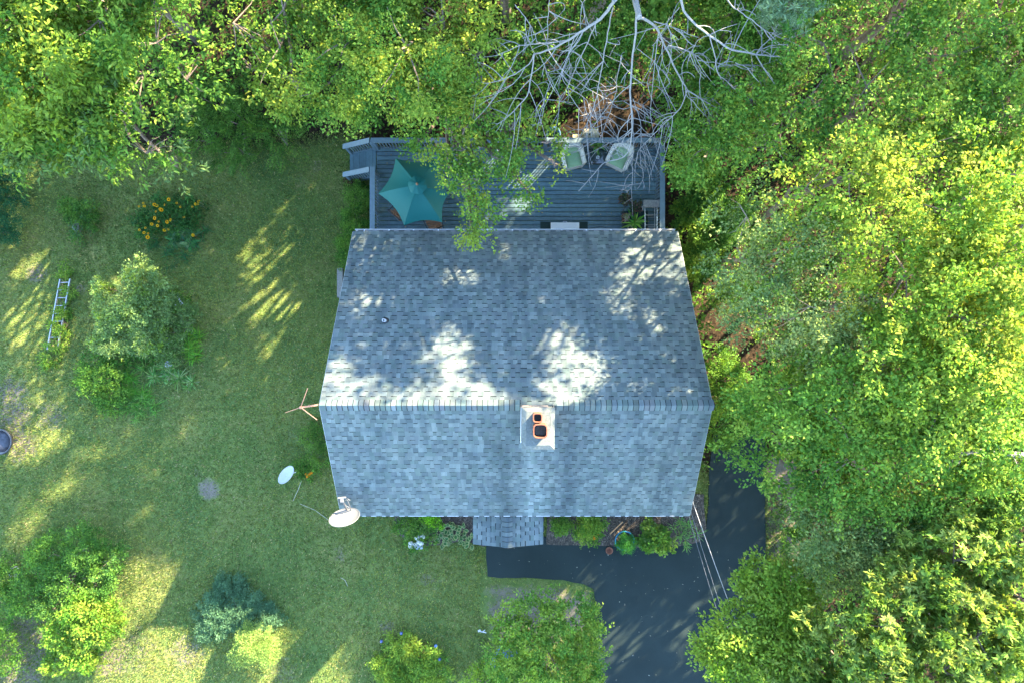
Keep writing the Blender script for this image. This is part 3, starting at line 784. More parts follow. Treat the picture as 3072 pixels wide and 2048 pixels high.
def rail(a, b, posts=2, z0=None, z1=None, sp=.105, ext0=0, ext1=0):
    z0 = DZ if z0 is None else z0; z1 = DZ if z1 is None else z1
    a = Vector((a[0], a[1], z0)); b = Vector((b[0], b[1], z1)); d = b - a; dn = d.normalized()
    m = MB(); m.bar(a + Vector((0, 0, RH)) - dn * ext0, b + Vector((0, 0, RH)) + dn * ext1, .165, .04); under(m.build('cap_rail', M_RAIL), deck)
    m = MB(); m.bar(a + Vector((0, 0, RH - .065)), b + Vector((0, 0, RH - .065)), .04, .085); m.bar(a + Vector((0, 0, .1)), b + Vector((0, 0, .1)), .04, .085); under(m.build('rail', M_RAIL), deck)
    n = int(d.length / sp)
    for i in range(n):
        p = a + d * ((i + .5) / n)
        o = bpy.data.objects.new('baluster', bal_me); COL.objects.link(o); o.location = p + Vector((0, 0, .47)); under(o, deck)
    for i in range(posts):
        p = a + d * (i / max(1, posts - 1)); m = MB(); m.box(p + Vector((0, 0, .36)), (.09, .09, 1.08)); under(m.build('post', M_RAIL), deck)
rail((DX0 + .05, DY1 - .05), (DX1 - .05, DY1 - .05), 6, ext0=.05, ext1=.085)
rail((DX1 - .05, DY1 - .15), (DX1 - .05, DY0 + .05), 3, ext0=-.03)
rail((DX0 + .05, 5.62), (DX0 + .05, DY0 + .05), 3, ext0=.085)
SX = DX0 - 1.0
rail((DX0 - .05, DY1 - .05), (SX, DY1 - .05), 2, DZ, DZ - .60, ext1=.1)
rail((DX0 - .05, 5.62), (SX, 5.62), 2, DZ, DZ - .60, ext1=.1)
for i in range(4):
    for j in range(2):
        m = MB(); q = rnd.uniform(.95, 1.15); m.cur = (q, q, q)
        m.box((DX0 - .03 - i * .26 - j * .125 - .06, (5.62 + DY1 - .05) / 2, DZ - .02 - i * .17), (.118, .94, .036)); under(m.build('stair_tread', M_PAINT), deck)
m = MB()
for y in (5.66, DY1 - .09): m.bar((DX0, y, DZ - .16), (SX - .05, y, DZ - .76), .04, .2)
under(m.build('stringer', M_PAINT), deck)

# ------------------------------------------------------------------ umbrella, table and chairs
ub = P(1253, 556, 1.45)
um = tag(empty('patio_umbrella', (ub.x, ub.y, DZ)), 'teal six-sided patio umbrella open over the deck table', 'umbrella')
tips = [P(1187, 476, .93), P(1135, 581, 1.0), P(1213, 677, 1.0), P(1327, 668, .98), P(1345, 582, .93), P(1312, 480, .90)]
apex = Vector((ub.x, ub.y, 1.42))
for i in range(6):
    a, b = tips[i], tips[(i + 1) % 6]; n = 10; m = MB()
    vs = []; idm = {}
    for r in range(n + 1):
        for c in range(n + 1):
            u = r / n; v = c / n
            e = a.lerp(b, v); 
            inward = 0.105 * 4 * v * (1 - v) * u ** 1.4
            p = apex.lerp(e, u * (1 - inward))
            sag = 0.07 * math.sin(math.pi * v) * u * (1 - u * .3)
            p = p + Vector((0, 0, -sag + .10 * math.sin(math.pi * u) + .006 * math.sin(v * 23 + u * 3) * (1 - u)))
            vs.append(p)
    fs = [(r * (n + 1) + c, (r + 1) * (n + 1) + c, (r + 1) * (n + 1) + c + 1, r * (n + 1) + c + 1) for r in range(n) for c in range(n)]
    m.add(vs, fs); under(m.build('canopy_panel', M_TEAL, None, True), um)
    m = MB(); m.tube([apex + Vector((0, 0, -.06)), apex.lerp(a, .5) + Vector((0, 0, .06)), a + Vector((0, 0, -.02))], .012, 5); under(m.build('rib', M_DARKM), um)
    m = MB(); m.tube([apex.lerp(a, t / 6) + Vector((0, 0, .004 + .0 * t)) for t in range(1, 7)], .009, 5); under(m.build('seam', M_TEAL), um)
m = MB(); nn = 24
vs = []
for r, z in ((.03, .17), (.12, .145), (.27, .085), (.285, .07)):
    for k in range(nn):
        t = 2 * math.pi * k / nn; w_ = 1 + .05 * math.cos(6 * t + 1); vs.append(apex + Vector((r * w_ * math.cos(t), r * w_ * math.sin(t), z - .03 + (.015 * math.sin(9 * t + r * 30) if r > .05 else 0))))
m.add(vs, [(i * nn + k, (i + 1) * nn + k, (i + 1) * nn + (k + 1) % nn, i * nn + (k + 1) % nn) for i in range(3) for k in range(nn)])
under(m.build('vent_cap', M_TEAL, None, True), um)
m = MB(); m.lathe([(0, .06), (.03, .05), (.042, .02), (.035, -.02), (.02, -.04)], apex + Vector((0, 0, .16)), 12); under(m.build('finial', M_BROWN, None, True), um)
m = MB(); m.tube([(ub.x, ub.y, DZ + .02), (ub.x, ub.y, 1.5)], .022, 8); under(m.build('pole', M_BROWN), um)
m = MB(); m.lathe([(.0, .07), (.05, .07), (.22, .04), (.24, 0)], (ub.x, ub.y, DZ), 18); under(m.build('base', M_DARKM), um)
tb = tag(empty('patio_table', (ub.x + .0, ub.y - .05, DZ)), 'round brown patio table under the teal umbrella', 'table')
m = MB(); m.lathe([(.03, .72), (.03, .70), (.55, .70), (.56, .71), (.55, .725), (.03, .725)], (0, 0, 0), 24); m.build('tabletop', M_BROWN, tb)
for k in range(4):
    t = math.pi / 4 + k * math.pi / 2; m = MB(); m.tube([(.42 * math.cos(t), .42 * math.sin(t), .7), (.5 * math.cos(t), .5 * math.sin(t), 0)], .02, 6); m.build('leg', M_DARKM, tb)
def patio_chair(loc, rz, label):
    c = tag(empty('patio_chair', loc, rz), label, 'chair', 'brown chairs round the patio table')
    for i in range(5):
        m = MB(); m.box((0, -.2 + i * .1, .43), (.46, .088, .025)); m.build('seat_slat', M_BROWN, c)
    for i in range(4):
        m = MB(); m.box((-.15 + i * .1, -.27 - .02, .68), (.07, .02, .42), (math.radians(-10), 0, 0)); m.build('back_slat', M_BROWN, c)
    for sx in (-1, 1):
        for sy in (-1, 1): m = MB(); m.tube([(sx * .22, sy * .22, .43), (sx * .24, sy * .25, 0)], .018, 6); m.build('leg', M_DARKM, c)
        m = MB(); m.tube([(sx * .25, .22, .43), (sx * .27, .22, .64), (sx * .26, -.28, .66), (sx * .24, -.33, .9)], .016, 6); m.build('armrest', M_DARKM, c)
    m = MB(); m.tube([(-.24, -.33, .9), (.24, -.33, .9)], .018, 6); m.build('top_rail', M_DARKM, c)
p = P(1206, 630, DZ + .45); patio_chair((p.x, p.y, DZ), math.radians(-40), 'brown slatted chair poking out at the lower left of the umbrella')
p = P(1300, 668, DZ + .45); patio_chair((p.x, p.y, DZ), math.radians(25), 'brown slatted chair with dark arms below the umbrella, nearest the roof edge')

# ------------------------------------------------------------------ wicker chairs, side table
def wicker_chair(loc, rz, label):
    c = tag(empty('wicker_chair', loc, rz), label, 'armchair', 'pair of wicker armchairs by the railing')
    n = 26; inner, outer = [], []
    for i in range(n + 1):
        t = math.pi * (i / n); ct, st = math.cos(t), math.sin(t)
        outer.append((.40 * ct, .05 + .40 * st)); inner.append((.27 * ct, .02 + .22 * st))
    fr_o = [(.40, -.33)] + outer + [(-.40, -.33)]; fr_i = [(.27, -.33)] + inner + [(-.27, -.33)]
    m = MB(); k = len(fr_o); vs = []
    def top(y): return .58 + .30 * max(0, min(1, (y + .05) / .40)) ** 1.3
    for (xo, yo), (xi, yi) in zip(fr_o, fr_i):
        z = top(yo); vs += [(xo * .86, yo * .92, .05), (xo, yo, z - .04), ((xo * .8 + xi * .2), (yo * .8 + yi * .2), z), ((xo * .2 + xi * .8), (yo * .2 + yi * .8), z), (xi, yi, z - .04), (xi * .95, yi * .95, .3)]
    fs = [(i * 6 + j, (i + 1) * 6 + j, (i + 1) * 6 + j + 1, i * 6 + j + 1) for i in range(k - 1) for j in range(5)]
    fs += [tuple(range(6)), tuple(reversed(range((k - 1) * 6, k * 6)))]
    m.add(vs, fs); m.build('wicker_shell', M_WICKER, c, True)
    m = MB(); m.box((0, -.06, .22), (.62, .56, .30)); m.build('seat_base', M_WICKER, c)
    m = MB(); prof = []
    vs = []; nn = 8
    for r in range(nn + 1):
        for q in range(nn + 1):
            u, v = r / nn * 2 - 1, q / nn * 2 - 1
            pu, pv = abs(u) ** 4, abs(v) ** 4; vs.append((u * .275, -.07 + v * .265, .40 + .10 * (1 - max(pu, pv)) ** .5 - .02))
    m.add(vs, [(r * 9 + q, (r + 1) * 9 + q, (r + 1) * 9 + q + 1, r * 9 + q + 1) for r in range(nn) for q in range(nn)])
    m.build('seat_cushion', M_CUSH, c, True)
    m = MB(); m.box((0, .155, .56), (.42, .09, .30), (math.radians(-10), 0, 0)); m.build('back_cushion', M_CUSH, c)
    for sx in (-1, 1):
        for sy in (-.28, .22): m = MB(); m.tube([(sx * .27, sy, .1), (sx * .28, sy, 0)], .025, 6); m.build('leg', M_BROWN, c)
p = P(1719, 466, DZ + .6); wicker_chair((p.x, p.y, DZ), math.radians(14), 'beige wicker armchair with green cushion, nearer the umbrella')
p = P(1862, 466, DZ + .6); wicker_chair((p.x, p.y, DZ), math.radians(-26), 'beige wicker armchair with green cushion, under the dead branches')
p = P(1790, 470, DZ + .5)
st = tag(empty('side_table', (p.x, p.y, DZ)), 'small square glass side table between the wicker armchairs', 'table')
m = MB(); m.box((0, 0, .49), (.46, .46, .012)); m.build('glass_top', M_GLASS, st)
m = MB()
for (a, b) in (((-.24, -.24), (.24, -.24)), ((.24, -.24), (.24, .24)), ((.24, .24), (-.24, .24)), ((-.24, .24), (-.24, -.24))): m.tube([(a[0], a[1], .48), (b[0], b[1], .48)], .013, 6)
m.build('rim', M_DARKM, st)
for sx in (-1, 1):
    for sy in (-1, 1): m = MB(); m.tube([(sx * .22, sy * .22, .48), (sx * .23, sy * .23, 0)], .013, 6); m.build('leg', M_DARKM, st)
cu = MB(); cu.lathe([(0, .0), (.05, .0), (.055, .09), (.045, .09), (.04, .01)], (p.x + .03, p.y - .05, DZ + .497), 12); tag(cu.build('cup', M_WHITE, None, True), 'white cup on the small glass side table', 'cup')

# ------------------------------------------------------------------ more things on and by the deck
# storage bench with white top and dark mat below it
p = P(1695, 686, DZ + .5)
bx = tag(empty('storage_bench', (p.x, p.y - .02, DZ)), 'white topped bench against the rear wall under the eave', 'bench')
m = MB(); m.box((0, 0, .245), (.88, .38, .44)); m.build('box', M_WHITE, bx)
m = MB(); m.box((0, 0, .48), (.95, .44, .035)); m.build('lid', M_WHITE, bx)
m = MB(); m.tube([(-.07, .222, .48), (-.05, .26, .485), (.05, .26, .485), (.07, .222, .48)], .008, 6); m.build('handle', M_METAL, bx)
p = P(1692, 684, DZ); m = MB(); m.box((p.x, p.y - .1, DZ + .008), (1.62, .62, .014)); tag(m.build('door_mat', M_MAT), 'dark green mat lying under the white bench', 'mat')

# plant corner: wire rack, board, planter box, pots
p = P(1962, 655, DZ + .4)
rk = tag(empty('wire_rack', (4.62, p.y, DZ)), 'grey wire plant rack in the deck corner by the right railing', 'rack')
for z in (.25, .62):
    for x in (-.2, .2): m = MB(); m.tube([(x, -.62, z), (x, .45, z)], .011, 6); m.build('side_wire', M_METAL, rk)
    for i in range(4): m = MB(); m.tube([(-.2, -.60 + i * .33, z), (.2, -.60 + i * .33, z)], .009, 6); m.build('cross_wire', M_METAL, rk)
for x in (-.2, .2):
    for y in (-.6, .43): m = MB(); m.tube([(x, y, 0), (x, y, .66)], .012, 6); m.build('leg', M_METAL, rk)
p = P(1958, 612, DZ + .68); m = MB(); m.box((p.x, p.y, DZ + .70), (.62, .24, .03), (0, 0, math.radians(1))); tag(m.build('board', M_GREYW), 'weathered grey board laid across the wire rack', 'board')
p = P(1905, 660, DZ + .4)
pb = tag(empty('plant_stand', (p.x, p.y - .12, DZ)), 'dark green iron plant stand beside the wire rack', 'plant stand')
m = MB(); m.box((0, 0, .34), (.85, .85, .02)); m.build('shelf', M_MAT, pb)
for sx in (-1, 1):
    for sy in (-1, 1): m = MB(); m.tube([(sx * .4, sy * .4, 0), (sx * .41, sy * .41, .46)], .014, 6); m.build('leg', M_DARKM, pb)
    m = MB(); m.tube([(sx * .41, -.41, .46), (sx * .41, .41, .46)], .011, 6); m.build('side_bar', M_DARKM, pb)
m = MB(); m.tube([(-.41, .41, .46), (-.3, .62, .5)], .014, 6); m.build('handle', M_DARKM, pb)

def rosette(mb, c, n, L, wd, arch, cols, rnd, segs=4, tilt=(.2, 1.1)):
    for i in range(n):
        a = rnd.uniform(0, 6.283); l = L * rnd.uniform(.6, 1.15); el = rnd.uniform(*tilt)
        dx, dy = math.cos(a), math.sin(a); sx, sy = -dy, dx
        mb.cur = tuple(v * 1.45 * rnd.uniform(.75, 1.25) for v in rnd.choice(cols))
        vs = []
        for k in range(segs + 1):
            t = k / segs; r = l * t * math.cos(el) * (1 + .25 * t); z = l * (math.sin(el) * t - arch * t * t)
            ww = wd * (0.55 + .9 * t) * (1 - t ** 3) * rnd.uniform(.95, 1.05) + .0015
            q = Vector(c) + Vector((dx * r, dy * r, z)); vs += [q + Vector((sx * ww, sy * ww, .004)), q - Vector((sx * ww, sy * ww, -.004))]
        mb.add(vs, [(2 * k, 2 * k + 1, 2 * k + 3, 2 * k + 2) for k in range(segs)])
def pot(name, loc, r, h, mat, label, cat, saucer=None):
    t_ = tag(empty(name, loc), label, cat)
    m = MB(); m.lathe([(0, .0), (r * .72, 0), (r, h), (r * 1.1, h), (r * 1.1, h + .03), (r * .93, h + .03), (r * .9, h - .03)], (0, 0, 0), 20); m.build('pot', mat, t_, True)
    m = MB(); m.lathe([(r * .92, h - .02), (0, h - .005)], (0, 0, 0), 16); m.build('soil', M_MULCH, t_)
    return t_
G1 = [(0.05, .14, .03), (.08, .19, .04), (.12, .22, .05)]
rp = random.Random(2)
p = P(1790, 448, DZ + .6)
t_ = pot('potted_spider_plant', (p.x - .02, p.y + .12, DZ + .497), .11, .14, M_BROWN, 'spiky spider plant in a pot on the glass side table', 'potted plant')
m = MB(); rosette(m, (0, 0, .13), 46, .36, .011, .55, [(.10, .22, .05), (.16, .28, .07), (.07, .16, .03)], rp); m.build('leaves', M_LEAF, t_)
for (sx, sy, kind, lab) in ((1880, 600, 0, 'dark coleus filling the top of the green plant stand'), (1912, 622, 0, 'dark leafy pot plant between the coleus and the wire rack'),
                            (1905, 668, 1, 'bright green broad bladed plant nearest the gutter'), (1878, 650, 2, 'pale withered pot plant at the left of the plant stand')):
    p = P(sx, sy, DZ + .62); t_ = pot('potted_plant', (p.x, p.y, DZ + .352), .12, .16, M_TERRA if kind != 1 else M_DARKM, lab, 'potted plant', None)
    m = MB()
    if kind == 0:
        for q in range(14): rosette(m, (rp.uniform(-.17, .17), rp.uniform(-.17, .17), .16 + rp.uniform(0, .14)), 9, .13, .03, .5, [(.035, .03, .022), (.05, .05, .03), (.09, .075, .05), (.03, .05, .02)], rp, 3)
    elif kind == 1: rosette(m, (0, 0, .16), 34, .42, .026, .55, [(.09, .22, .03), (.14, .28, .05), (.06, .15, .02)], rp)
    else:
        for q in range(6): rosette(m, (rp.uniform(-.1, .1), rp.uniform(-.1, .1), .18), 8, .15, .012, .7, [(.22, .2, .15), (.12, .16, .07)], rp)
    m.build('leaves', M_LEAF, t_)
p = P(1891, 684, DZ + .45); m = MB()
m.tube([(p.x + .075 * math.cos(t * .35), p.y + .075 * math.sin(t * .35), DZ + .40 + t * .002) for t in range(19)], .014, 6); tag(m.build('hose_coil', M_WIRE), 'small pale ring of hose at the end of the plant stand', 'hose')
p = P(1876, 622, DZ + .45); m = MB()
m.tube([(p.x + .15 * math.cos(t * .3), p.y + .3 + .1 * math.sin(t * .3), DZ + .75) for t in range(12)], .012, 5)
# finial lantern at the far corner post
p = P(1991, 418, .12); m = MB()
for k in range(3):
    z = .03 + k * .05; r = .10 - k * .02
    m.tube([(p.x + r * math.cos(t * .35), p.y + r * math.sin(t * .35), z) for t in range(19)], .013, 6)
m.tube([(p.x, p.y, -.03), (p.x, p.y, .2)], .016, 6)
for k in range(4):
    t = k * math.pi / 2; m.tube([(p.x, p.y, .03), (p.x + .1 * math.cos(t), p.y + .1 * math.sin(t), .03)], .009, 5)
tag(m.build('post_ornament', M_DARKM), 'round black iron ornament on the far right railing corner', 'ornament')
# string of cable on the deck floor
p0, p1, p2 = P(1765, 688, DZ), P(1800, 680, DZ), P(1818, 684, DZ); m = MB(); m.tube([p0 + Vector((0, 0, .03)), P(1780, 684, DZ) + Vector((0, 0, .02)), p1 + Vector((0, 0, .02)), p2 + Vector((0, 0, .02))], .008, 5)
tag(m.build('cable', M_DARKM), 'thin black cable on the deck between bench and plant stand', 'cable')
# birdhouse and planter beyond the railing
p = P(1772, 402, -.25)
bh = tag(empty('birdhouse', (p.x, p.y, -.45)), 'pale wooden birdhouse just outside the deck railing', 'birdhouse')
m = MB(); m.box((0, 0, .12), (.46, .2, .24)); m.build('box', M_BEIGE, bh)
m = MB(); m.box((0, .06, .27), (.5, .17, .02), (math.radians(-18), 0, 0)); m.box((0, -.09, .27), (.5, .15, .02), (math.radians(18), 0, 0)); m.build('lid', M_BEIGE, bh)
m = MB(); m.box((0, .0, -.6), (.08, .08, 1.2)); m.build('post', M_GREYW, bh)
m = MB(); m.lathe([(.03, 0), (.0, .002)], (-.05, -.05, .305), 12); m.build('hole_shade_disc', M_SOOT_SHADE, bh)  # flat black disc standing in for the shade inside a hole
p = P(1748, 412, -.15); bs = tag(empty('planter_box', (p.x, p.y + .06, -.35)), 'pale slatted window box hung outside the railing by the birdhouse', 'planter')
m = MB(); m.box((0, 0, .02), (.62, .16, .03)); m.build('bottom', M_BEIGE, bs)
for i in range(10): m = MB(); m.box((-.28 + i * .062, -.085, .1), (.045, .015, .2)); m.build('slat', M_BEIGE, bs)
p = P(1660, 403, -.4); m = MB(); m.lathe([(0, 0), (.2, 0), (.25, .22), (.22, .22), (.18, .05)], (p.x, p.y, -.6), 18); m.box((p.x, p.y, -.95), (.3, .3, .7)); tag(m.build('blue_tub', M_BLUE), 'blue plastic tub standing outside the upper railing', 'tub')

# ------------------------------------------------------------------ dish, antenna, wires, second dish
def dish(name, rim_c, a, b, normal, depth, mat, label, spin=0.0):
    """shallow bowl of half axes a (sideways) and b, opening along normal"""
    t_ = tag(empty(name, rim_c), label, 'satellite dish')
    nz = Vector(normal).normalized(); sx = Vector((0, 0, 1)).cross(nz).normalized(); up = nz.cross(sx)
    sx, up = sx * math.cos(spin) + up * math.sin(spin), up * math.cos(spin) - sx * math.sin(spin)
    m = MB(); nr, ns = 7, 32; vs = []
    for off in (0, -.012):
        for r in range(nr + 1):
            u = r / nr
            for k in range(ns):
                t = 2 * math.pi * k / ns; vs.append(sx * (a * u * math.cos(t)) + up * (b * u * math.sin(t)) + nz * (depth * (u * u - 1) + off))
    for s_ in range(2):
        o = s_ * (nr + 1) * ns
        for r in range(nr):
            for k in range(ns): m.f.append([o + r * ns + k, o + r * ns + (k + 1) % ns, o + (r + 1) * ns + (k + 1) % ns, o + (r + 1) * ns + k]); m.t.append((1, 1, 1)); m.m.append(0)
    m.v = [tuple(v) for v in vs]
    m.build('reflector', mat, t_, True)
    m = MB(); pts = [sx * (a * math.cos(t * math.pi / 16)) + up * (b * math.sin(t * math.pi / 16)) for t in range(33)]; m.tube(pts, .010, 5, False); m.build('rim', mat, t_, True)
    return t_, sx, up, nz
rc = P(1033, 1550, 3.12)
D, sx_, up_, nz_ = dish('satellite_dish', rc, .42, .39, Vector((-.10, math.cos(math.radians(24)), math.sin(math.radians(24)))), .12, M_DISH, 'large white satellite dish at the front left roof corner')
lnb = P(1026, 1494, 3.30) - rc
m = MB(); low = -up_ * .34 + nz_ * -.02
m.bar(low, lnb + Vector((0, -.05, -.04)), .04, .03); m.build('feed_arm', M_DISH, D)
m = MB(); m.tube([lnb + Vector((-.11, .01, 0)), lnb + Vector((.11, .03, 0))], .026, 8); m.box(lnb + Vector((0, -.04, -.01)), (.09, .12, .06)); m.build('receiver', M_DISH, D)
m = MB(); q = P(1043, 1500, 3.2) - rc; m.bar(low + Vector((.12, 0, .02)), q, .022, .022); m.tube([q + Vector((-.06, .0, 0)), q + Vector((0, .05, 0)), q + Vector((.07, .0, 0))], .010, 5); m.tube([q + Vector((-.04, -.14, 0)), q + Vector((.05, -.2, 0))], .009, 5); m.build('brace', M_DISH, D)
m = MB(); mt = Vector((.05, -.04, -.0)); m.tube([-nz_ * .09, -nz_ * .17 + Vector((0, 0, -.1)), Vector((.04, .10, -.42)), Vector((.06, .24, -.50))], .022, 8); m.build('mast', M_METAL, D)
p = P(858, 1423, .75)
D2, s2, u2, n2 = dish('satellite_dish', (p.x, p.y, .75), .34, .165, Vector((.02, -.12, 1.0)), .03, M_DISH2, 'smaller oval white dish on a post in the left lawn', math.radians(52) - math.atan2(.02, .12))
D2.rotation_euler = (0, 0, math.radians(0))
m = MB(); e = P(888, 1414, .70) - Vector((p.x, p.y, .75)); m.tube([Vector((.15, .02, -.02)), e], .011, 6); m.build('feed_arm', M_DISH2, D2)
m = MB(); m.tube([(0, 0, -.03), (0, 0, -.78)], .025, 8); m.build('post', M_METAL, D2)
# antenna beside the left ridge end
h = P(902, 1221, 4.75)
an = tag(empty('antenna', h), 'rust coloured aerial with three thin rods sticking out beyond the left ridge end', 'antenna')
def seg(name, a, r0, r1, mat=M_COPPER):
    m = MB(); m.tube([Vector((0, 0, 0)), (P(*a) - h)], [r0, r1], 6); m.build(name, mat, an)
seg('rod', (923, 1163, 4.8), .011, .010); seg('rod', (951, 1258, 4.75), .013, .011); seg('rod', (855, 1237, 4.65), .012, .006)
m = MB(); m.bar(Vector((0, 0, 0)), P(960, 1212, 4.45) - h, .045, .05); m.build('mount_arm', M_COPPER, an)
m = MB(); m.lathe([(0, -.05), (.035, -.04), (.035, .04), (0, .05)], (0, 0, 0), 10); m.build('hub', M_COPPER, an)
m = MB(); m.tube([(.02, 0, -.02), (.36, .0, -1.1), (.36, 0, -2.2)], .018, 6); m.build('mast', M_METAL, an)
# service cables from the front right corner to the lower right trees
def wire(name, a, b, sag, r, mat, label):
    A, B = P(*a), P(*b); m = MB(); m.tube([A.lerp(B, t / 16) - Vector((0, 0, sag * 4 * (t / 16) * (1 - t / 16))) for t in range(17)], r, 5); tag(m.build(name, mat), label, 'cable', 'service cables')
wire('overhead_cable', (2078, 1503, 2.5), (2250, 1975, 5.0), .10, .008, M_WIRE, 'thick white overhead cable from the front right eave corner')
wire('overhead_cable', (2072, 1530, 2.3), (2215, 1975, 2.6), .14, .007, M_BWIRE, 'thin grey overhead cable, nearer the white cable of the two')
wire('overhead_cable', (2064, 1536, 2.3), (2196, 1965, 2.5), .18, .007, M_BWIRE, 'thin grey overhead cable, farther from the white cable of the two')
m = MB(); q = P(2078, 1503, 2.5); m.tube([q + Vector((0, .0, .05)), q + Vector((-.05, .02, -.2)), q + Vector((-.02, .1, -2.5))], .02, 6); tag(m.build('service_conduit', M_METAL), 'grey conduit running down the front right house corner', 'pipe')

# ------------------------------------------------------------------ leaves
class Leaves:
    """collects four-cornered, folded leaves and makes them one mesh"""
    def __init__(s): s.V = []; s.T = []
    def add(s, Pn, ax, nr, L, W, tint, fold=0.18, droop=0.12):
        n = len(Pn)
        ax = ax / np.linalg.norm(ax, axis=1)[:, None]
        sd = np.cross(nr, ax); sd /= (np.linalg.norm(sd, axis=1)[:, None] + 1e-9); nr2 = np.cross(ax, sd)
        L = np.asarray(L).reshape(-1, 1) * np.ones((n, 1)); W = np.asarray(W).reshape(-1, 1) * np.ones((n, 1))
        a = Pn; m = Pn + ax * L * .48
        l = m + sd * W * .5 + nr2 * W * fold; r = m - sd * W * .5 + nr2 * W * fold; t = Pn + ax * L - nr2 * L * droop
        s.V.append(np.stack([a, r, t, l], 1).reshape(-1, 3)); s.T.append(tint)
    def build(s, name, mat, parent=None):
        V = np.concatenate(s.V); T = np.concatenate(s.T); F = np.arange(len(V)).reshape(-1, 4)
        if parent is not None: V = V - np.array(parent.location)
        return link(name, np_mesh(name, V, F, T), mat, parent)
def unit(v): return v / (np.linalg.norm(v, axis=-1)[..., None] + 1e-9)
def tints(pal, n, grp, jit=.22, mixn=.5):
    """hue varies from clump to clump and a little from leaf to leaf"""
    pal = np.array(pal)
    gi = RNG.random(grp.max() + 1) * (len(pal) - 1)
    t = np.clip(gi[grp] + RNG.normal(0, mixn, n), 0, len(pal) - 1.001); i = t.astype(int); f = (t - i)[:, None]
    return np.array([1.5, 1.52, 1.12]) * (pal[i] * (1 - f) + pal[i + 1] * f) * (1 + RNG.normal(0, jit, n)).clip(.45, 1.6)[:, None]
def spray_leaves(LV, org, dirs, grp, pal, leaf, k=12, L=.45, style='alt', gaps=True, zlean=.65):
    """org, dirs: one spray each; k leaves on each spray"""
    n = len(org)
    if n == 0: return
    if gaps:
        keep = ~(sun_open(org) | sun_open(org + dirs * L)) | (RNG.random(n) > gaps); org, dirs, grp = org[keep], dirs[keep], grp[keep]; n = len(org)
        if n == 0: return
    up = np.array([0, 0, 1.0])
    sd = unit(np.cross(dirs, up) + RNG.normal(0, .15, (n, 3))); nrm = unit(np.cross(sd, dirs) + RNG.normal(0, .25, (n, 3)))
    if style == 'whorl':
        t = RNG.uniform(0, .18, (n, k)); ang = RNG.uniform(0, 2 * np.pi, (n, k))
        lift = RNG.uniform(-.15, .75, (n, k))
        ax = dirs[:, None] * lift[..., None] + (sd[:, None] * np.cos(ang)[..., None] + nrm[:, None] * np.sin(ang)[..., None]) * 1.0
        pos = org[:, None] + dirs[:, None] * (t * L)[..., None]
        nn = unit(dirs[:, None] + RNG.normal(0, .3, (n, k, 3)))
    elif style == 'frond':
        i = np.arange(k); side = np.where(i % 2 == 0, 1., -1.); t = (i // 2 + 1.0) / (k // 2 + .5)
        t = t[None] + np.zeros((n, 1))
        arch = -0.35 * t ** 2
        pos = org[:, None] + dirs[:, None] * (t * L)[..., None] + up * (arch * L)[..., None]
        ax = sd[:, None] * side[None, :, None] + dirs[:, None] * .45 + RNG.normal(0, .12, (n, k, 3))
        nn = unit(nrm[:, None] + RNG.normal(0, .18, (n, k, 3)))
    else:
        side = RNG.choice([-1., 1.], (n, k)); t = RNG.uniform(.05, 1, (n, k))
        pos = org[:, None] + dirs[:, None] * (t * L)[..., None] + sd[:, None] * (side * RNG.uniform(0, .07, (n, k)) * (L / .45))[..., None] + nrm[:, None] * RNG.normal(0, .05, (n, k))[..., None]
        ax = dirs[:, None] * RNG.uniform(.2, 1.1, (n, k))[..., None] + sd[:, None] * (side * RNG.uniform(.3, 1.0, (n, k)))[..., None] + RNG.normal(0, .3, (n, k, 3)) - up * .12
        nn = unit(up * zlean + nrm[:, None] * .4 + RNG.normal(0, .55, (n, k, 3)))
    g = np.repeat(grp, k); N_ = n * k
    sc = RNG.uniform(.65, 1.2, N_)
    if style == 'frond':
        sc = (np.sin(np.clip(t, .12, .96) * np.pi) ** .5).reshape(-1) * RNG.uniform(.9, 1.1, N_)
    LV.add(pos.reshape(-1, 3), ax.reshape(-1, 3), nn.reshape(-1, 3), leaf[0] * sc, leaf[1] * sc, tints(pal, N_, g))
def crown_sprays(lobes, clump=.42, dens=1.0, ns=7, under=.35, gap=0.0):
    """spray origins and directions on clumps that sit unevenly on the lobes; returns org, dirs, clump index, clump centres"""
    O, D_, Gp, CC = [], [], [], []; g0 = 0
    for (c, r) in lobes:
        c = np.array(c, float); r = np.array(r, float) if hasattr(r, '__len__') else np.array([r, r, r * .8])
        R = r.mean(); n = max(5, int(4 * np.pi * R * R * dens / (clump * clump) * .50))
        if R < .62: n = int(n * 1.4)
        d = unit(RNG.normal(size=(n, 3)))
        k = (d[:, 2] > -.25) | (RNG.random(n) < under); d = d[k]; n = len(d)
        ph = RNG.uniform(0, 6.28, 3); wob = 1 + .16 * (np.sin(d[:, 0] * 4 + ph[0]) + np.sin(d[:, 1] * 4.5 + ph[1]) + np.sin(d[:, 2] * 5 + ph[2])) / 1.7
        rr = RNG.uniform(.62, 1.06, n) * wob
        if gap > 0:
            kk = RNG.random(n) > gap; d, rr = d[kk], rr[kk]; n = len(d)
        cc = c + d * r * rr[:, None]
        cr = RNG.uniform(.5, 1.35, n) * clump
        org = cc[:, None] + RNG.normal(0, .36, (n, ns, 3)) * cr[:, None, None] * np.array([1, 1, .55])
        dr = unit(d[:, None] * .9 + RNG.normal(0, .75, (n, ns, 3)) * np.array([1, 1, .5]) + np.array([0, 0, -.05]))
        O.append(org.reshape(-1, 3)); D_.append(dr.reshape(-1, 3)); Gp.append(np.repeat(np.arange(n) + g0, ns)); g0 += n; CC.append((c, cc))
    return np.concatenate(O), np.concatenate(D_), np.concatenate(Gp), CC
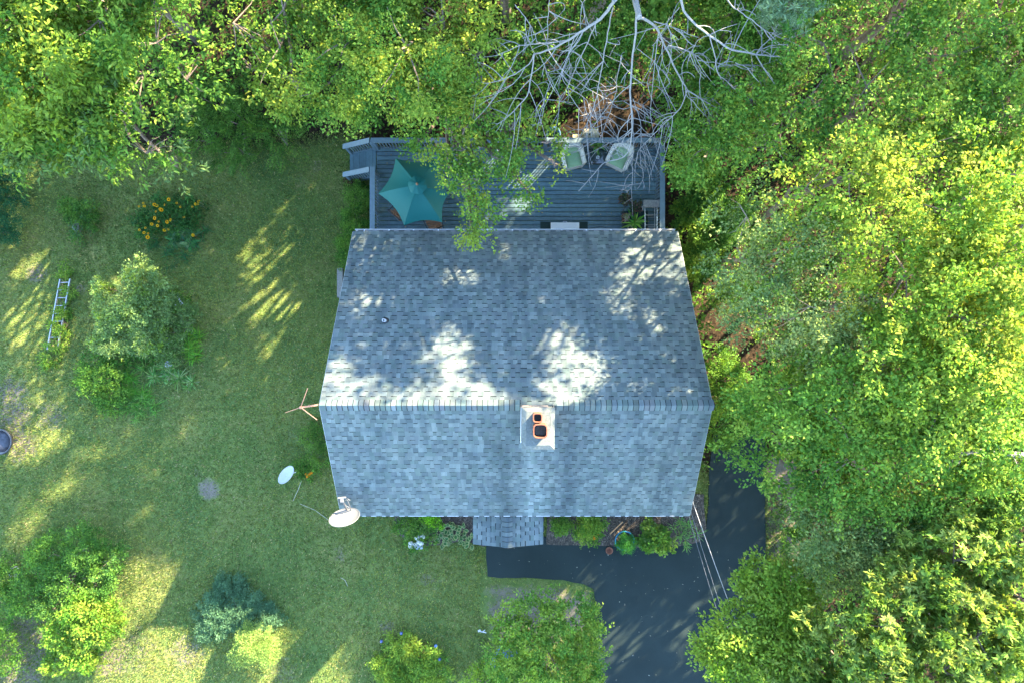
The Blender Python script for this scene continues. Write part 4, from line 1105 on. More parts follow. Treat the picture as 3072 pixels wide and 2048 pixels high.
# palettes: real leaf colours, linear
DEEP = [(.028, .080, .018), (.048, .115, .024), (.070, .150, .030), (.10, .18, .036)]
MID = [(.050, .120, .024), (.078, .160, .032), (.115, .195, .038), (.17, .23, .048)]
YEL = [(.080, .155, .022), (.115, .185, .028), (.150, .205, .034), (.205, .225, .042)]
GREY = [(.080, .135, .060), (.110, .165, .070), (.145, .190, .085), (.20, .23, .095)]
OAK = [(.060, .115, .026), (.090, .155, .038), (.13, .190, .052), (.18, .22, .075)]
BLUEG = [(.045, .10, .070), (.065, .135, .092), (.09, .165, .115)]
TREES = []
LEAN = 1.18
def tree(name, lobes, pal, label, leaf=(.088, .052), clump=.48, dens=1.25, ns=13, k=14, style='alt', L=.42, group=None, base=None, twigs=5, cat='tree', bark=None, gap=0.0, gaps=0.93, under=.35, tr=.13):
    lobes = [(tuple(P(l[0], l[1], l[2])), l[3]) if len(l) == 4 and not isinstance(l[0], tuple) else l for l in lobes]
    cs = np.array([l[0] for l in lobes])
    bx_, by_ = (cs[:, 0].mean() * LEAN, cs[:, 1].mean() * LEAN) if base is None else base
    bz_ = tz(bx_, by_) - .05
    t_ = tag(empty(name, (bx_, by_, bz_)), label, cat, group)
    LV = Leaves()
    org, dirs, grp, CC = crown_sprays(lobes, clump, dens, ns, under, gap)
    spray_leaves(LV, org, dirs, grp, pal, leaf, k, L, style, gaps)
    LV.build('crown', M_LEAF, t_)
    m = MB(); rr = random.Random(len(TREES) * 7 + 1)
    O_ = Vector((bx_, by_, bz_)); zt = float(cs[:, 2].mean())
    top = Vector((float(cs[:, 0].mean()), float(cs[:, 1].mean()), zt))
    H_ = zt - bz_
    fork = O_.lerp(top, .45) + Vector((rr.uniform(-.12, .12), rr.uniform(-.12, .12), 0)) * H_ * .2
    m.tube([O_ - O_, O_.lerp(fork, .5) - O_ + Vector((rr.uniform(-.06, .06), rr.uniform(-.06, .06), 0)), fork - O_], [tr, tr * .82, tr * .68], 8)
    for (c, r), (c0, cc) in zip(lobes, CC):
        c = Vector(c); midp = fork.lerp(c, .5) + Vector((rr.uniform(-.2, .2), rr.uniform(-.2, .2), -.12 * (c - fork).length * .3))
        m.tube([fork - O_, midp - O_, c - O_], [tr * .55, tr * .36, tr * .2], 6)
        for j in range(min(twigs, len(cc))):
            q = Vector(cc[rr.randrange(len(cc))]); q2 = c.lerp(q, .55) + Vector((rr.uniform(-.12, .12), rr.uniform(-.12, .12), rr.uniform(-.1, .1)))
            m.tube([c - O_, q2 - O_, c.lerp(q, .97) - O_], [tr * .15, tr * .08, tr * .03], 4)
    m.build('trunk', bark or M_BARK, t_)
    TREES.append(t_)
    return t_

# ------------------------------------------------------------------ trees in view (pixel, pixel, height, radius)
tree('maple_tree', [(2550, 520, 7.3, 1.25), (2740, 470, 7.4, 1.15), (2420, 560, 6.6, .8)], YEL, 'yellow-green sunlit tree right of the deck, topmost of the bright row', clump=.45)
tree('maple_tree', [(2860, 640, 7.8, 1.25), (3040, 560, 7.6, 1.0), (2990, 770, 8.0, 1.2)], YEL, 'yellow-green sunlit tree at the right edge, level with the deck', clump=.45)
tree('maple_tree', [(2720, 820, 7.4, 1.25), (2900, 960, 8.0, 1.3), (2620, 690, 6.9, .9), (3060, 1000, 8, 1.0)], YEL, 'yellow-green sunlit tree at the right, level with the upper roof slope', clump=.45)
tree('birch_tree', [(2240, 650, 5.6, .85), (2330, 790, 6.0, 1.0), (2460, 720, 6.4, .95), (2230, 760, 5.0, .7)], GREY + YEL[:2], 'pale grey-green open tree with bare twigs right of the roof', leaf=(.072, .042), clump=.40, k=14, twigs=4, tr=.075, bark=M_TWIG)
tree('birch_tree', [(2430, 920, 6.4, 1.1), (2310, 950, 5.6, .9), (2560, 1010, 6.6, .9), (2250, 880, 5.0, .7)], GREY, 'pale grey-green tree right of the ridge above the dark gap', leaf=(.072, .042), clump=.40, k=14, twigs=4, tr=.075, bark=M_TWIG)
tree('broadleaf_tree', [(2330, 1170, 5.8, .95), (2450, 1210, 6.5, 1.15), (2270, 1290, 5.0, .75), (2360, 1350, 5.4, .9), (2255, 1190, 4.6, .45)], MID, 'mid green tree overhanging the upper end of the driveway')
tree('broadleaf_tree', [(2640, 1130, 7.0, 1.2), (2830, 1150, 7.4, 1.25), (2740, 1240, 7.0, 1.0)], MID + YEL[1:3], 'green and yellow tree right of the driveway tree')
tree('broadleaf_tree', [(3000, 1240, 7.4, 1.15), (2900, 1330, 7.0, 1.1), (3060, 1390, 7.0, .9)], MID + YEL[:3], 'green tree at the right edge above the bare grey limb')
tree('broadleaf_tree', [(2560, 1370, 6.2, 1.05), (2720, 1400, 6.4, 1.15), (2880, 1470, 6.3, 1.0), (2440, 1420, 5.2, .7)], DEEP + MID[1:], 'deep green tree right of the driveway corner')
tree('locust_tree', [(2520, 1580, 5.4, .95), (2640, 1640, 5.5, .95), (2490, 1690, 5.0, .7), (2720, 1560, 5.6, .7)], GREY, 'pale grey-green feathery tree beside the lower driveway', leaf=(.085, .045), clump=.36, k=14)
tree('oak_tree', [(2860, 1680, 6.9, 1.25), (3010, 1590, 7.1, 1.05), (2740, 1760, 6.6, .9)], OAK, 'oak with star shaped leaf clusters at the right edge, uppermost of the oaks', leaf=(.14, .048), clump=.36, k=15, style='whorl', L=.3, ns=8)
tree('oak_tree', [(2680, 1880, 6.8, 1.15), (2520, 1960, 6.3, 1.0), (2600, 2040, 6.4, .9), (2400, 2040, 5.8, .8)], OAK, 'oak with star shaped leaf clusters at the bottom, nearest the driveway', leaf=(.14, .048), clump=.36, k=15, style='whorl', L=.3, ns=8)
tree('oak_tree', [(2930, 1910, 7.1, 1.25), (3060, 1790, 7.1, 1.0), (2830, 2010, 6.9, .9), (3040, 2040, 7.0, 1.0)], OAK, 'oak with star shaped leaf clusters in the bottom right corner', leaf=(.14, .048), clump=.36, k=15, style='whorl', L=.3, ns=8)
tree('locust_tree', [(2350, 1790, 4.8, .6), (2370, 1880, 5.1, .7), (2260, 1800, 4.6, .38), (2270, 1730, 4.4, .28)], YEL[:3] + MID[2:], 'small yellow-green tree leaning over the right driveway edge', leaf=(.10, .052), clump=.32, k=14, base=(9.3, -8.6))
tree('locust_tree', [(2270, 1940, 5.1, .6), (2170, 2000, 4.9, .42), (2340, 2000, 5.4, .65), (2140, 1930, 4.6, .24), (2190, 1870, 4.8, .28)], YEL[:3] + MID[2:], 'small yellow-green tree reaching over the driveway at the bottom edge', leaf=(.10, .052), clump=.32, k=14, base=(9.2, -10.6))
tree('broadleaf_tree', [(2150, 380, 4.6, .95), (2080, 470, 4.0, .7), (2260, 300, 5.2, 1.0), (2340, 420, 5.2, .95)], MID, 'cool green tree at the far right deck corner', clump=.4)
tree('broadleaf_tree', [(2470, 130, 6.2, 1.3), (2600, 260, 6.4, 1.2), (2430, 290, 5.8, .9)], DEEP + MID[2:], 'dark green tree at the top, right of the dead branches')
tree('broadleaf_tree', [(2800, 170, 6.6, 1.35), (2700, 50, 6.6, 1.1), (2800, 340, 6.8, 1.0)], DEEP + MID[1:] + YEL[2:3], 'dark green tree at the top edge between the corner tree and the dead branches')
tree('broadleaf_tree', [(3000, 280, 7.0, 1.2), (2980, 90, 6.8, 1.2), (2920, 430, 7.0, .9)], MID + YEL[1:3], 'green tree filling the top right corner')
tree('broadleaf_tree', [(1990, 110, 3.6, 1.25), (2150, 160, 4.0, 1.1), (2060, 250, 3.4, .8), (2200, 60, 4.4, 1.1), (2110, 330, 3.4, .7), (2200, 250, 4, .8)], DEEP + MID[1:], 'deep green tree behind the right half of the dead branches')
tree('broadleaf_tree', [(1740, 70, 3.4, 1.2), (1660, 200, 3.2, .9), (1800, 190, 3.1, .85), (1880, 40, 3.6, 1), (1560, 230, 3.4, .6)], DEEP + MID[1:], 'deep green tree behind the left half of the dead branches')
tree('maple_tree', [(1060, 110, 5.2, 1.3), (1220, 140, 5.4, 1.3), (1000, 240, 4.8, 1.0), (1150, 270, 4.7, .85), (1330, 60, 5.2, 1.1), (1290, 270, 4.6, .8), (1420, 300, 4.3, .65), (1430, 170, 4.8, .95),
                   (1262, 425, 4.0, .2), (1390, 450, 4.0, .34), (1440, 545, 3.9, .36), (1430, 620, 3.8, .24), (1555, 520, 3.8, .20), (1480, 470, 4.0, .36), (1640, 430, 3.8, .26), (1530, 390, 4.1, .4), (1590, 580, 3.7, .13), (1415, 690, 3.7, .15), (1662, 490, 3.8, .13), (1350, 520, 3.9, .2), (1400, 570, 3.9, .22), (1390, 390, 4.2, .4)],
     MID + YEL[2:], 'large spreading maple whose boughs hang over the deck and umbrella', leaf=(.085, .05), clump=.38, k=13, base=(-2.5, 9.5), tr=.2)
tree('ash_tree', [(120, 110, 5.6, 1.4), (300, 60, 5.4, 1.2), (60, 290, 5.2, 1.2), (230, 250, 5.0, 1.1)], MID + YEL[1:3], 'leafy ash tree in the top left corner', leaf=(.15, .062), clump=.46, L=.5, gaps=.92)
tree('ash_tree', [(380, 330, 4.6, 1.1), (260, 420, 4.2, .9), (440, 460, 3.9, .75), (110, 430, 4.2, .9), (530, 500, 3.4, .42)], GREY[:2] + MID, 'grey-green ash tree whose boughs hang over the upper left lawn', leaf=(.16, .06), clump=.44, L=.5, gaps=0.85, base=(-13.5, 8.6))
tree('ash_tree', [(470, 130, 5.2, 1.1), (560, 240, 4.6, .8), (430, 220, 4.8, .9)], DEEP + MID[1:], 'dark green ash tree near the top edge left of the fern hollow', leaf=(.14, .06), clump=.44, L=.5, gaps=0.85, base=(-11.6, 9.8))
tree('maple_tree', [(700, 70, 5.2, 1.2), (840, 140, 4.9, 1.0), (850, 30, 5.2, 1.0), (900, 270, 4.2, .75), (760, 210, 4.0, .5)], MID + YEL[1:], 'yellow-tipped maple at the top edge above the fern hollow', clump=.40)
tree('spruce_tree', [(2370, 15, 6.5, .7), (2330, 40, 5.8, .6)], [(.10, .17, .13), (.14, .21, .17), (.17, .24, .19)], 'bluish pale conifer just inside the top edge', leaf=(.14, .02), clump=.3, k=16, style='whorl')
# understorey that can be told apart
LEAN = 1.0
def shrub(name, lobes, pal, label, **kw):
    d = dict(leaf=(.06, .036), clump=.2, dens=1.15, ns=8, k=10, L=.2, cat='shrub', twigs=4, tr=.03, gaps=False, under=.15); d.update(kw)
    lb = []
    for (sx, sy, z, r) in lobes:
        p = G(sx, sy, z); lb.append(((p.x, p.y, p.z), r))
    return tree(name, lb, pal, label, **d)
for (sx, sy, h_, lab) in ((640, 290, 1.3, 'dark sumac with feathery fronds in the hollow, uppermost'), (720, 350, 1.5, 'dark sumac with feathery fronds in the hollow, middle right'), (600, 390, 1.2, 'dark sumac with feathery fronds at the left of the hollow'),
                         (820, 400, 1.3, 'feathery fronds at the lawn edge nearest the deck stairs'), (690, 430, 1.1, 'feathery fronds at the lawn edge below the hollow'), (560, 320, 1.0, 'dark fronds in shade beside the ash boughs')):
    c = G(sx, sy, h_); t_ = tag(empty('sumac', (c.x, c.y, tz(c.x, c.y))), lab, 'shrub', 'sumac shrubs in the hollow')
    LV = Leaves(); n = 64
    a = RNG.uniform(0, 6.28, n); r_ = RNG.uniform(0, .75, n)
    org = np.stack([c.x + r_ * np.cos(a), c.y + r_ * np.sin(a), c.z + RNG.uniform(-.5, .25, n) - r_ * .3], 1)
    a2 = a + RNG.normal(0, .8, n); dirs = unit(np.stack([np.cos(a2), np.sin(a2), RNG.uniform(-.1, .45, n)], 1))
    spray_leaves(LV, org, dirs, np.arange(n) // 6, DEEP + MID[:1], (.13, .034), 22, .62, 'frond', False); LV.build('fronds', M_LEAF, t_)
    m = MB()
    for j in range(5): q = org[j * 3]; m.tube([(0, 0, 0), (q[0] - c.x, q[1] - c.y, q[2] - tz(c.x, c.y))], [.03, .012], 5)
    m.build('stems', M_BARK, t_)['kind'] = 'stuff'
shrub('bush', [(2080, 620, .9, .5), (2120, 560, 1.1, .55), (2060, 700, .8, .45)], DEEP + YEL[1:2], 'dark leafy bush against the right deck railing', leaf=(.09, .05))
shrub('bush', [(2150, 700, 1.2, .6), (2100, 800, 1.0, .5), (2200, 640, 1.4, .5)], DEEP + MID[1:], 'leafy bush beside the rear right roof corner', leaf=(.09, .05))
shrub('bush', [(2060, 520, 1.6, .4), (2090, 470, 1.8, .45)], MID, 'fresh green bush outside the middle of the right railing', leaf=(.1, .05))
shrub('bush', [(2210, 860, 1.6, .45), (2170, 900, 1.3, .35)], MID, 'green bush at the upper edge of the dark gap right of the roof')
shrub('bush', [(2160, 1090, .8, .4), (2190, 1140, 1.0, .5), (2150, 1190, .7, .4)], DEEP + YEL[:1], 'dark bush beside the right ridge end')
shrub('bush', [(2250, 950, .9, .12), (2230, 940, .9, .1), (2275, 1000, 1.0, .12)], MID, 'sprig of leaves in the dark gap right of the roof')
shrub('bush', [(2180, 1260, .9, .5), (2160, 1320, .7, .35)], DEEP + MID[1:3], 'green bush at the upper tip of the driveway')
shrub('bush', [(2370, 1560, .8, .4), (2400, 1640, 1.0, .5), (2440, 1720, 1.0, .5), (2420, 1490, 1.0, .4)], DEEP + GREY[:1], 'dark bush on the leaf litter right of the driveway')
# left edge hedge
for (sx, sy, r, lab) in ((12, 470, .7, 'dark hedge bush at the left edge, uppermost'), (8, 570, .6, 'dark hedge bush at the left edge, middle one'), (4, 680, .5, 'dark hedge bush at the left edge, lowest'), ):
    shrub('hedge_bush', [(sx, sy, .9, r), (sx - 50, sy + 20, 1.0, r)], [(.012, .06, .035), (.02, .075, .04), (.03, .095, .045)], lab, group='hedge at the left edge', leaf=(.06, .03))
# shrubs in the lawn
shrub('ivy_shrub', [(1075, 600, .55, .38), (1060, 660, .5, .4), (1085, 700, .55, .35), (1070, 560, .4, .25), (1045, 735, .45, .35), (1035, 780, .4, .24)], DEEP + MID[1:2], 'glossy dark green shrub between the left deck railing and the lawn', leaf=(.05, .03), clump=.16)
shrub('rose_bush', [(1080, 545, .3, .16), (1060, 548, .25, .14)], [(.05, .022, .02), (.06, .035, .025), (.04, .04, .02)], 'small dark red leaved bush under the stair railing')
shrub('forsythia', [(430, 860, 1.5, .55), (410, 940, 1.4, .6), (470, 910, 1.2, .5), (360, 960, 1.2, .55), (330, 900, 1.2, .42), (340, 1020, .9, .45), (440, 1010, .9, .5), (420, 830, 1.3, .35), (310, 860, 1.1, .25)], [tuple(c * 1.15 for c in q) for q in GREY[:3]] + YEL[1:2], 'large grey-green flowering shrub at the head of the left bed', leaf=(.075, .04), clump=.22, ns=12, tr=.05)
shrub('phlox_shrub', [(540, 930, .8, .38), (580, 960, .7, .3), (520, 1000, .6, .4), (500, 1060, .5, .35)], GREY[:2] + MID[:1], 'leafy perennial clump right of the big shrub in the left bed', leaf=(.08, .032))
shrub('dark_bush', [(160, 1660, 1.0, .6), (260, 1640, 1.1, .6), (330, 1680, .9, .5), (210, 1740, 1.0, .6), (110, 1720, .8, .5), (70, 1790, .7, .5), (160, 1830, .7, .5), (290, 1750, .9, .45)], DEEP + [(.04, .10, .035)], 'wide dark green bush in the lower left lawn', leaf=(.065, .038), tr=.05)
shrub('golden_bush', [(250, 1830, 1.1, .55), (310, 1880, 1.0, .5), (200, 1900, .9, .5), (250, 1950, .8, .5), (170, 1990, .5, .35), (330, 1830, .8, .35)], [(.055, .135, .02), (.085, .165, .026), (.12, .185, .03), (.15, .185, .035)], 'bright yellow-green bush in front of the wide dark bush', leaf=(.085, .05), tr=.05)
shrub('edge_bush', [(10, 1960, .5, .5), (-20, 1900, .6, .5)], DEEP + YEL[:1], 'green bush cut by the left edge near the bottom')
shrub('edge_bush', [(5, 1690, .7, .35), (0, 1740, .6, .4)], MID, 'small green bush cut by the left edge beside the wide dark bush')
shrub('juniper', [(700, 1820, .22, (.8, .75, .26)), (775, 1850, .22, (.6, .55, .24)), (645, 1860, .2, (.5, .6, .22)), (690, 1750, .16, (.45, .3, .2))], BLUEG, 'low spreading blue-green juniper in the lower lawn', leaf=(.06, .020), clump=.16, k=14, L=.16, ns=9, dens=1.3)
shrub('boxwood', [(765, 1920, .75, .50), (740, 1955, .55, .35), (800, 1950, .6, .35)], [(.10, .17, .05), (.15, .21, .07), (.20, .25, .09)], 'rounded pale green boxwood just below the juniper', leaf=(.05, .022), clump=.14, k=14, ns=6)
shrub('garden_tree', [(1600, 1860, 2.2, .85), (1700, 1870, 2.1, .75), (1550, 1940, 2.1, .7), (1640, 1980, 2.4, .9), (1740, 1960, 2.0, .7), (1560, 2050, 2.2, .8), (1700, 2060, 2.2, .9), (1520, 1890, 1.7, .4), (1790, 1850, 1.6, .3), (1770, 2040, 1.9, .5), (1510, 2010, 1.6, .4), (1450, 2050, 1.4, .5)],
      MID + YEL[1:2], 'round mid green garden tree at the bottom beside the driveway', leaf=(.085, .045), clump=.30, cat='tree', tr=.08, ns=10)
shrub('viburnum', [(300, 660 + 480, .5, .5), (330, 1190, .45, .4), (285, 1090, .5, .3)], DEEP, 'dark low leafy clump at the left side of the left bed', leaf=(.07, .04))
shrub('coneflower_leaves', [(1200, 1950, .3, .38), (1260, 1985, .3, .38), (1180, 2020, .3, .4), (1290, 1960, .3, .25), (1250, 2040, .3, .4), (1150, 1995, .25, .3), (1220, 1925, .3, .25), (1320, 2010, .25, .3)], MID + YEL[1:3], 'mixed flower clump at the bottom edge of the lawn ringed by blue balls', leaf=(.09, .03), clump=.2)
shrub('bed_bush', [(230, 640, .35, .28), (210, 620, .3, .22), (260, 630, .35, .26), (245, 700, .2, .2), (275, 660, .25, .22)], DEEP + [(.05, .12, .06)], 'small dark clump around the stone in the upper left lawn', leaf=(.08, .03), clump=.17)
shrub('weed_patch', [(192, 812, .15, .2), (172, 985, .15, .2), (178, 935, .12, .16), (166, 1035, .12, .18), (150, 1075, .12, .2), (205, 880, .1, .12), (190, 950, .1, .14), (185, 1010, .1, .16)], MID + YEL[:2], 'tall weeds growing through the ladder in the left lawn', leaf=(.075, .03), clump=.16)
shrub('wall_weeds', [(935, 1330, .2, .25), (960, 1370, .2, .28), (915, 1390, .15, .2), (975, 1310, .2, .22), (925, 1290, .12, .2)], DEEP + GREY[:1], 'weedy growth along the left wall under the eave', leaf=(.05, .026), clump=.16)
for (lb, pal, lab, kw) in (
    ([(1250, 1578, .4, .26), (1280, 1570, .4, .24), (1215, 1575, .3, .2)], DEEP + GREY[:1], 'grey-green bush in the bed at the left of the front wall', {}),
    ([(1288, 1558, .4, .17), (1305, 1572, .3, .12)], [(.12, .30, .02), (.16, .34, .03)], 'acid green tuft in the bed left of the porch', {}),
    ([(1690, 1575, .4, .2), (1680, 1560, .4, .15)], DEEP + MID[1:2], 'small bush right beside the porch roof', {}),
    ([(1765, 1568, .5, .3), (1750, 1595, .4, .22), (1790, 1565, .4, .2)], MID + YEL[:1], 'bright leafy bush in the bed under the middle of the front eave', {}),
    ([(1965, 1612, .35, .28), (1990, 1625, .3, .22), (1945, 1625, .3, .2), (1960, 1590, .3, .2)], MID + GREY[:1], 'round leaved plant in the front bed right of the blue pot', dict(leaf=(.10, .07))),
):
    shrub('bed_shrub', lb, pal, lab, clump=.15, **kw)

# strap-leaved clumps
def strap_clump(name, spots, label, n=110, L=.50, wd=.014, cols=None, cat='plant', arch=.6):
    c0 = G(*spots[0]); t_ = tag(empty(name, (c0.x, c0.y, tz(c0.x, c0.y))), label, cat); m = MB(); r = random.Random(hash(label) % 1000 if False else len(label))
    for (sx, sy) in spots:
        c = G(sx, sy, .1)
        for _ in range(4):
            rosette(m, (c.x - c0.x + r.gauss(0, .16), c.y - c0.y + r.gauss(0, .16), tz(c.x, c.y) - t_.location.z), n // 4, L * r.uniform(.7, 1.1), wd * r.uniform(.6, 1), arch * r.uniform(.8, 1.3), cols or [(.06, .15, .025), (.10, .21, .035), (.15, .26, .06), (.045, .11, .02)], r, tilt=(.5, 1.35))
    m.build('leaves', M_LEAF, t_); return t_
strap_clump('daylily', [(565, 1000), (590, 1030), (560, 1055), (580, 1070)], 'arching daylily clump at the upper right rim of the left bed', cols=[(.14, .28, .03), (.10, .22, .03), (.06, .14, .02)])
strap_clump('daylily', [(400, 1080), (440, 1090), (480, 1080), (430, 1060), (370, 1090)], 'arching daylily clump in the middle of the left bed')
strap_clump('daylily', [(530, 1130), (560, 1150), (500, 1120), (470, 1140)], 'arching daylily clump at the right rim of the left bed, with pale tips', cols=[(.06, .15, .03), (.18, .25, .09), (.11, .2, .05)])
strap_clump('daylily', [(390, 1140), (410, 1165), (370, 1170), (430, 1180)], 'fine bright green grassy clump in the lower left bed', L=.42, wd=.008, n=110, cols=[(.07, .19, .02), (.10, .23, .03)])
strap_clump('daylily', [(380, 1230), (420, 1240), (360, 1210), (450, 1225), (400, 1210)], 'fine bladed clump at the bottom tip of the left bed', L=.45, wd=.008, n=100)
strap_clump('daylily', [(330, 1140), (340, 1200), (310, 1090)], 'dull green grassy clump at the left rim of the left bed', cols=[(.05, .11, .03), (.09, .14, .05)])
strap_clump('fern', [(2050, 1588), (2075, 1600), (2060, 1615)], 'fine light green grassy tuft at the front right house corner', L=.45, wd=.008, n=90, cols=[(.09, .2, .05), (.13, .24, .07)])
strap_clump('iris', [(1190, 1980), (1310, 1950), (1240, 2010), (1170, 1940)], 'blady tufts among the flower clump at the bottom edge', L=.4, n=50)
strap_clump('grass_tuft', [(520, 760), (470, 740), (560, 770), (500, 790), (590, 740), (600, 700)], 'dark grassy skirt round the yellow flower bed', L=.4, n=60, wd=.010, cols=[(.03, .10, .035), (.05, .13, .04)])

# hostas: big cream-edged leaves
def hosta(spots, label, L=.24):
    c0 = G(*spots[0]); t_ = tag(empty('hosta', (c0.x, c0.y, 0)), label, 'plant'); r = random.Random(len(label))
    for (sx, sy) in spots:
        c = G(sx, sy, .2)
        for i in range(15):
            a = r.uniform(0, 6.28); el = r.uniform(-.1, .9); l = L * r.uniform(.7, 1.1)
            d = Vector((math.cos(a) * math.cos(el), math.sin(a) * math.cos(el), math.sin(el) * .6)); s = Vector((-math.sin(a), math.cos(a), 0)); u = s.cross(d) * -1
            b = Vector((c.x - c0.x, c.y - c0.y, .10)) + d * l * .35
            m = MB(); g = r.uniform(.8, 1.2)
            m.cur = (.34 * g, .38 * g, .18 * g)
            e = [b, b + d * l * .3 + s * l * .27 + u * .01, b + d * l * .65 + s * l * .24, b + d * l - Vector((0, 0, .04)), b + d * l * .65 - s * l * .24, b + d * l * .3 - s * l * .27 + u * .01]
            ml = b + d * l * .5 - u * .015
            m.add(e + [ml], [(k, (k + 1) % 6, 6) for k in range(6)])
            m.cur = (.055 * g, .15 * g, .045 * g)
            m.add([ml + (q - ml) * .72 + Vector((0, 0, .004)) for q in e] + [ml + Vector((0, 0, .004))], [(k, (k + 1) % 6, 6) for k in range(6)])
            m.build('leaf', M_LEAF, t_)
    return t_
hosta([(1318, 1598), (1345, 1585), (1350, 1612), (1325, 1622), (1362, 1598)], 'large cream-edged hosta left of the porch')
hosta([(1388, 1590), (1405, 1605), (1395, 1622), (1412, 1630)], 'yellowish cream-edged hosta touching the porch roof', .2)

# flowers
def flower_mesh(r, petals, col, cen, name='flower'):
    m = MB(); m.mi = 0; m.cur = col
    for k in range(petals):
        a = 2 * math.pi * k / petals; d = Vector((math.cos(a), math.sin(a), 0)); s = Vector((-d.y, d.x, 0))
        m.add([d * r * .2, d * r * .65 + s * r * .24 + Vector((0, 0, .006)), d * r - Vector((0, 0, r * .15)), d * r * .65 - s * r * .24 + Vector((0, 0, .006))], [(0, 3, 2, 1)])
    m.cur = cen; m.lathe([(r * .26, 0), (r * .2, r * .22), (0, r * .28)], (0, 0, 0), 8)
    me = m.mesh(name); me.materials.append(M_PETAL); return me
rf = random.Random(9)
rud = tag(empty('black_eyed_susan', tuple(G(500, 680))), 'bed of dark-eyed yellow daisies in the upper left lawn', 'flower bed')
LV = Leaves()
lb = []
for (sx, sy, z, r) in ((470, 640, .3, .36), (520, 650, .3, .36), (430, 660, .25, .3), (560, 650, .3, .35), (590, 640, .25, .3), (440, 700, .25, .3), (500, 610, .25, .3), (550, 610, .25, .25), (540, 690, .3, .35)):
    q = G(sx, sy, z); lb.append((tuple(q), r))
o_, d_, g_, _c = crown_sprays(lb, .2, 1.0, 5, .1); spray_leaves(LV, o_, d_, g_, [(.022, .07, .025), (.035, .10, .03), (.05, .13, .04)], (.10, .03), 9, .22, 'alt', False)
LV.build('foliage', M_LEAF, rud)
fm = [flower_mesh(r_, 11, c, (.02, .012, .006)) for r_, c in ((.075, (.75, .36, .005)), (.06, (.70, .40, .01)), (.045, (.62, .36, .02)))]
z0 = np.array(rud.location)
for (zx, zy, k) in ((820, 255, 0), (545, 355, 0), (590, 378, 1), (680, 460, 0), (650, 440, 1), (570, 490, 2), (545, 620, 0), (625, 690, 2), (490, 738, 1), (605, 768, 1), (790, 695, 0), (855, 655, 1), (740, 858, 1), (1300, 955, 1),
                    (1120, 600, 2), (980, 325, 2), (740, 362, 2), (1345, 345, 1), (1410, 290, 1), (1285, 395, 2), (240, 390, 2), (345, 385, 1), (325, 330, 2), (250, 850, 2), (340, 905, 1), (410, 995, 0), (420, 920, 2), (365, 810, 2), (1050, 400, 2), (815, 840, 2), (1395, 345, 2), (570, 370, 2)):
    sx, sy = 380 + zx / 6.533, 560 + zy / 6.533; q = G(sx, sy, .62)
    o = bpy.data.objects.new('flower', fm[k]); COL.objects.link(o); o.parent = rud; o.location = q - Vector(z0); o.rotation_euler = (rf.uniform(-.4, .4), rf.uniform(-.4, .4), rf.uniform(0, 6))
m = MB()
for ch_ in list(rud.children)[1:]: m.tube([ch_.location + Vector((rf.uniform(-.05, .05), rf.uniform(-.05, .05), -.55)), ch_.location - Vector((0, 0, .01))], .004, 4)
m.build('stems', M_TWIG, rud)['kind'] = 'stuff'
c0 = G(545, 735)
cmf = tag(empty('comfrey', tuple(c0)), 'broad leaved grey-green rosette below the yellow daisies', 'plant'); m = MB()
for (sx, sy) in ((540, 700), (560, 730), (520, 720), (575, 705)):
    c = G(sx, sy, .2); rosette(m, (c.x - c0.x, c.y - c0.y, .05), 16, .40, .06, .5, [(.05, .13, .045), (.08, .17, .06), (.11, .20, .08)], rf, 4)
m.build('leaves', M_LEAF, cmf)
def blossom(r, col):
    m = MB(); q = random.Random(int(r * 1e4))
    for i in range(60):
        t = q.uniform(0, 6.28); u = q.uniform(-.1, 1); s = math.sqrt(max(0, 1 - u * u)); c = Vector((r * s * math.cos(t), r * s * math.sin(t), r * u * .8)); n = c.normalized() if c.length > 0 else Vector((0, 0, 1))
        a = n.orthogonal().normalized() * r * .3; b = n.cross(a); g = q.uniform(.85, 1.1); m.cur = tuple(v * g for v in col); m.add([c - a, c - b, c + a, c + b], [(0, 1, 2, 3)])
    me = m.mesh('flower_head'); me.materials.append(M_PETAL); return me
bw = blossom(.085, (.72, .74, .70)); bb = blossom(.07, (.55, .62, .75)); bo = blossom(.045, (.75, .28, .015)); bs_ = blossom(.045, (.75, .75, .8))
def head_plant(name, label, spots, me, h, leafspots, pal, cat='plant', leaf=(.07, .045)):
    q0 = G(*spots[0]); t_ = tag(empty(name, tuple(q0)), label, cat)
    lb = []
    for (sx, sy, r) in leafspots: q = G(sx, sy, h * .6); lb.append((tuple(q), r))
    L_ = Leaves(); o_, d_, g_, _ = crown_sprays(lb, .15, 1.0, 5, .1); spray_leaves(L_, o_, d_, g_, pal, leaf, 8, .16, 'alt', False); L_.build('foliage', M_LEAF, t_)
    for s in spots:
        q = G(s[0], s[1], h); o = bpy.data.objects.new('flower_head', me if len(s) < 3 else s[2]); COL.objects.link(o); o.parent = t_; o.location = q - q0; o.rotation_euler = (0, 0, rf.uniform(0, 6))
    return t_
head_plant('hydrangea', 'low plant with white flower heads at the left end of the front bed', [(1232, 1630), (1233, 1637), (1268, 1608), (1251, 1611), (1257, 1626), (1263, 1628), (1262, 1641, bb), (1252, 1640, bb), (1244, 1634), (1259, 1629)], bw, .4, [(1250, 1620, .22), (1262, 1635, .2), (1238, 1632, .16), (1280, 1620, .2)], DEEP)
head_plant('phlox', 'white flowering clump at the right of the big grey-green shrub', [(521, 900), (530, 908), (536, 898), (526, 914), (540, 906), (531, 894), (545, 912)], bs_, 1.05, [(530, 905, .3)], DEEP + GREY[:1])
head_plant('marigold', 'small orange flowers in front of the left wall', [(918, 1420), (925, 1424), (930, 1420), (935, 1417), (922, 1428)], bo, .3, [(925, 1415, .2), (905, 1405, .16)], DEEP)
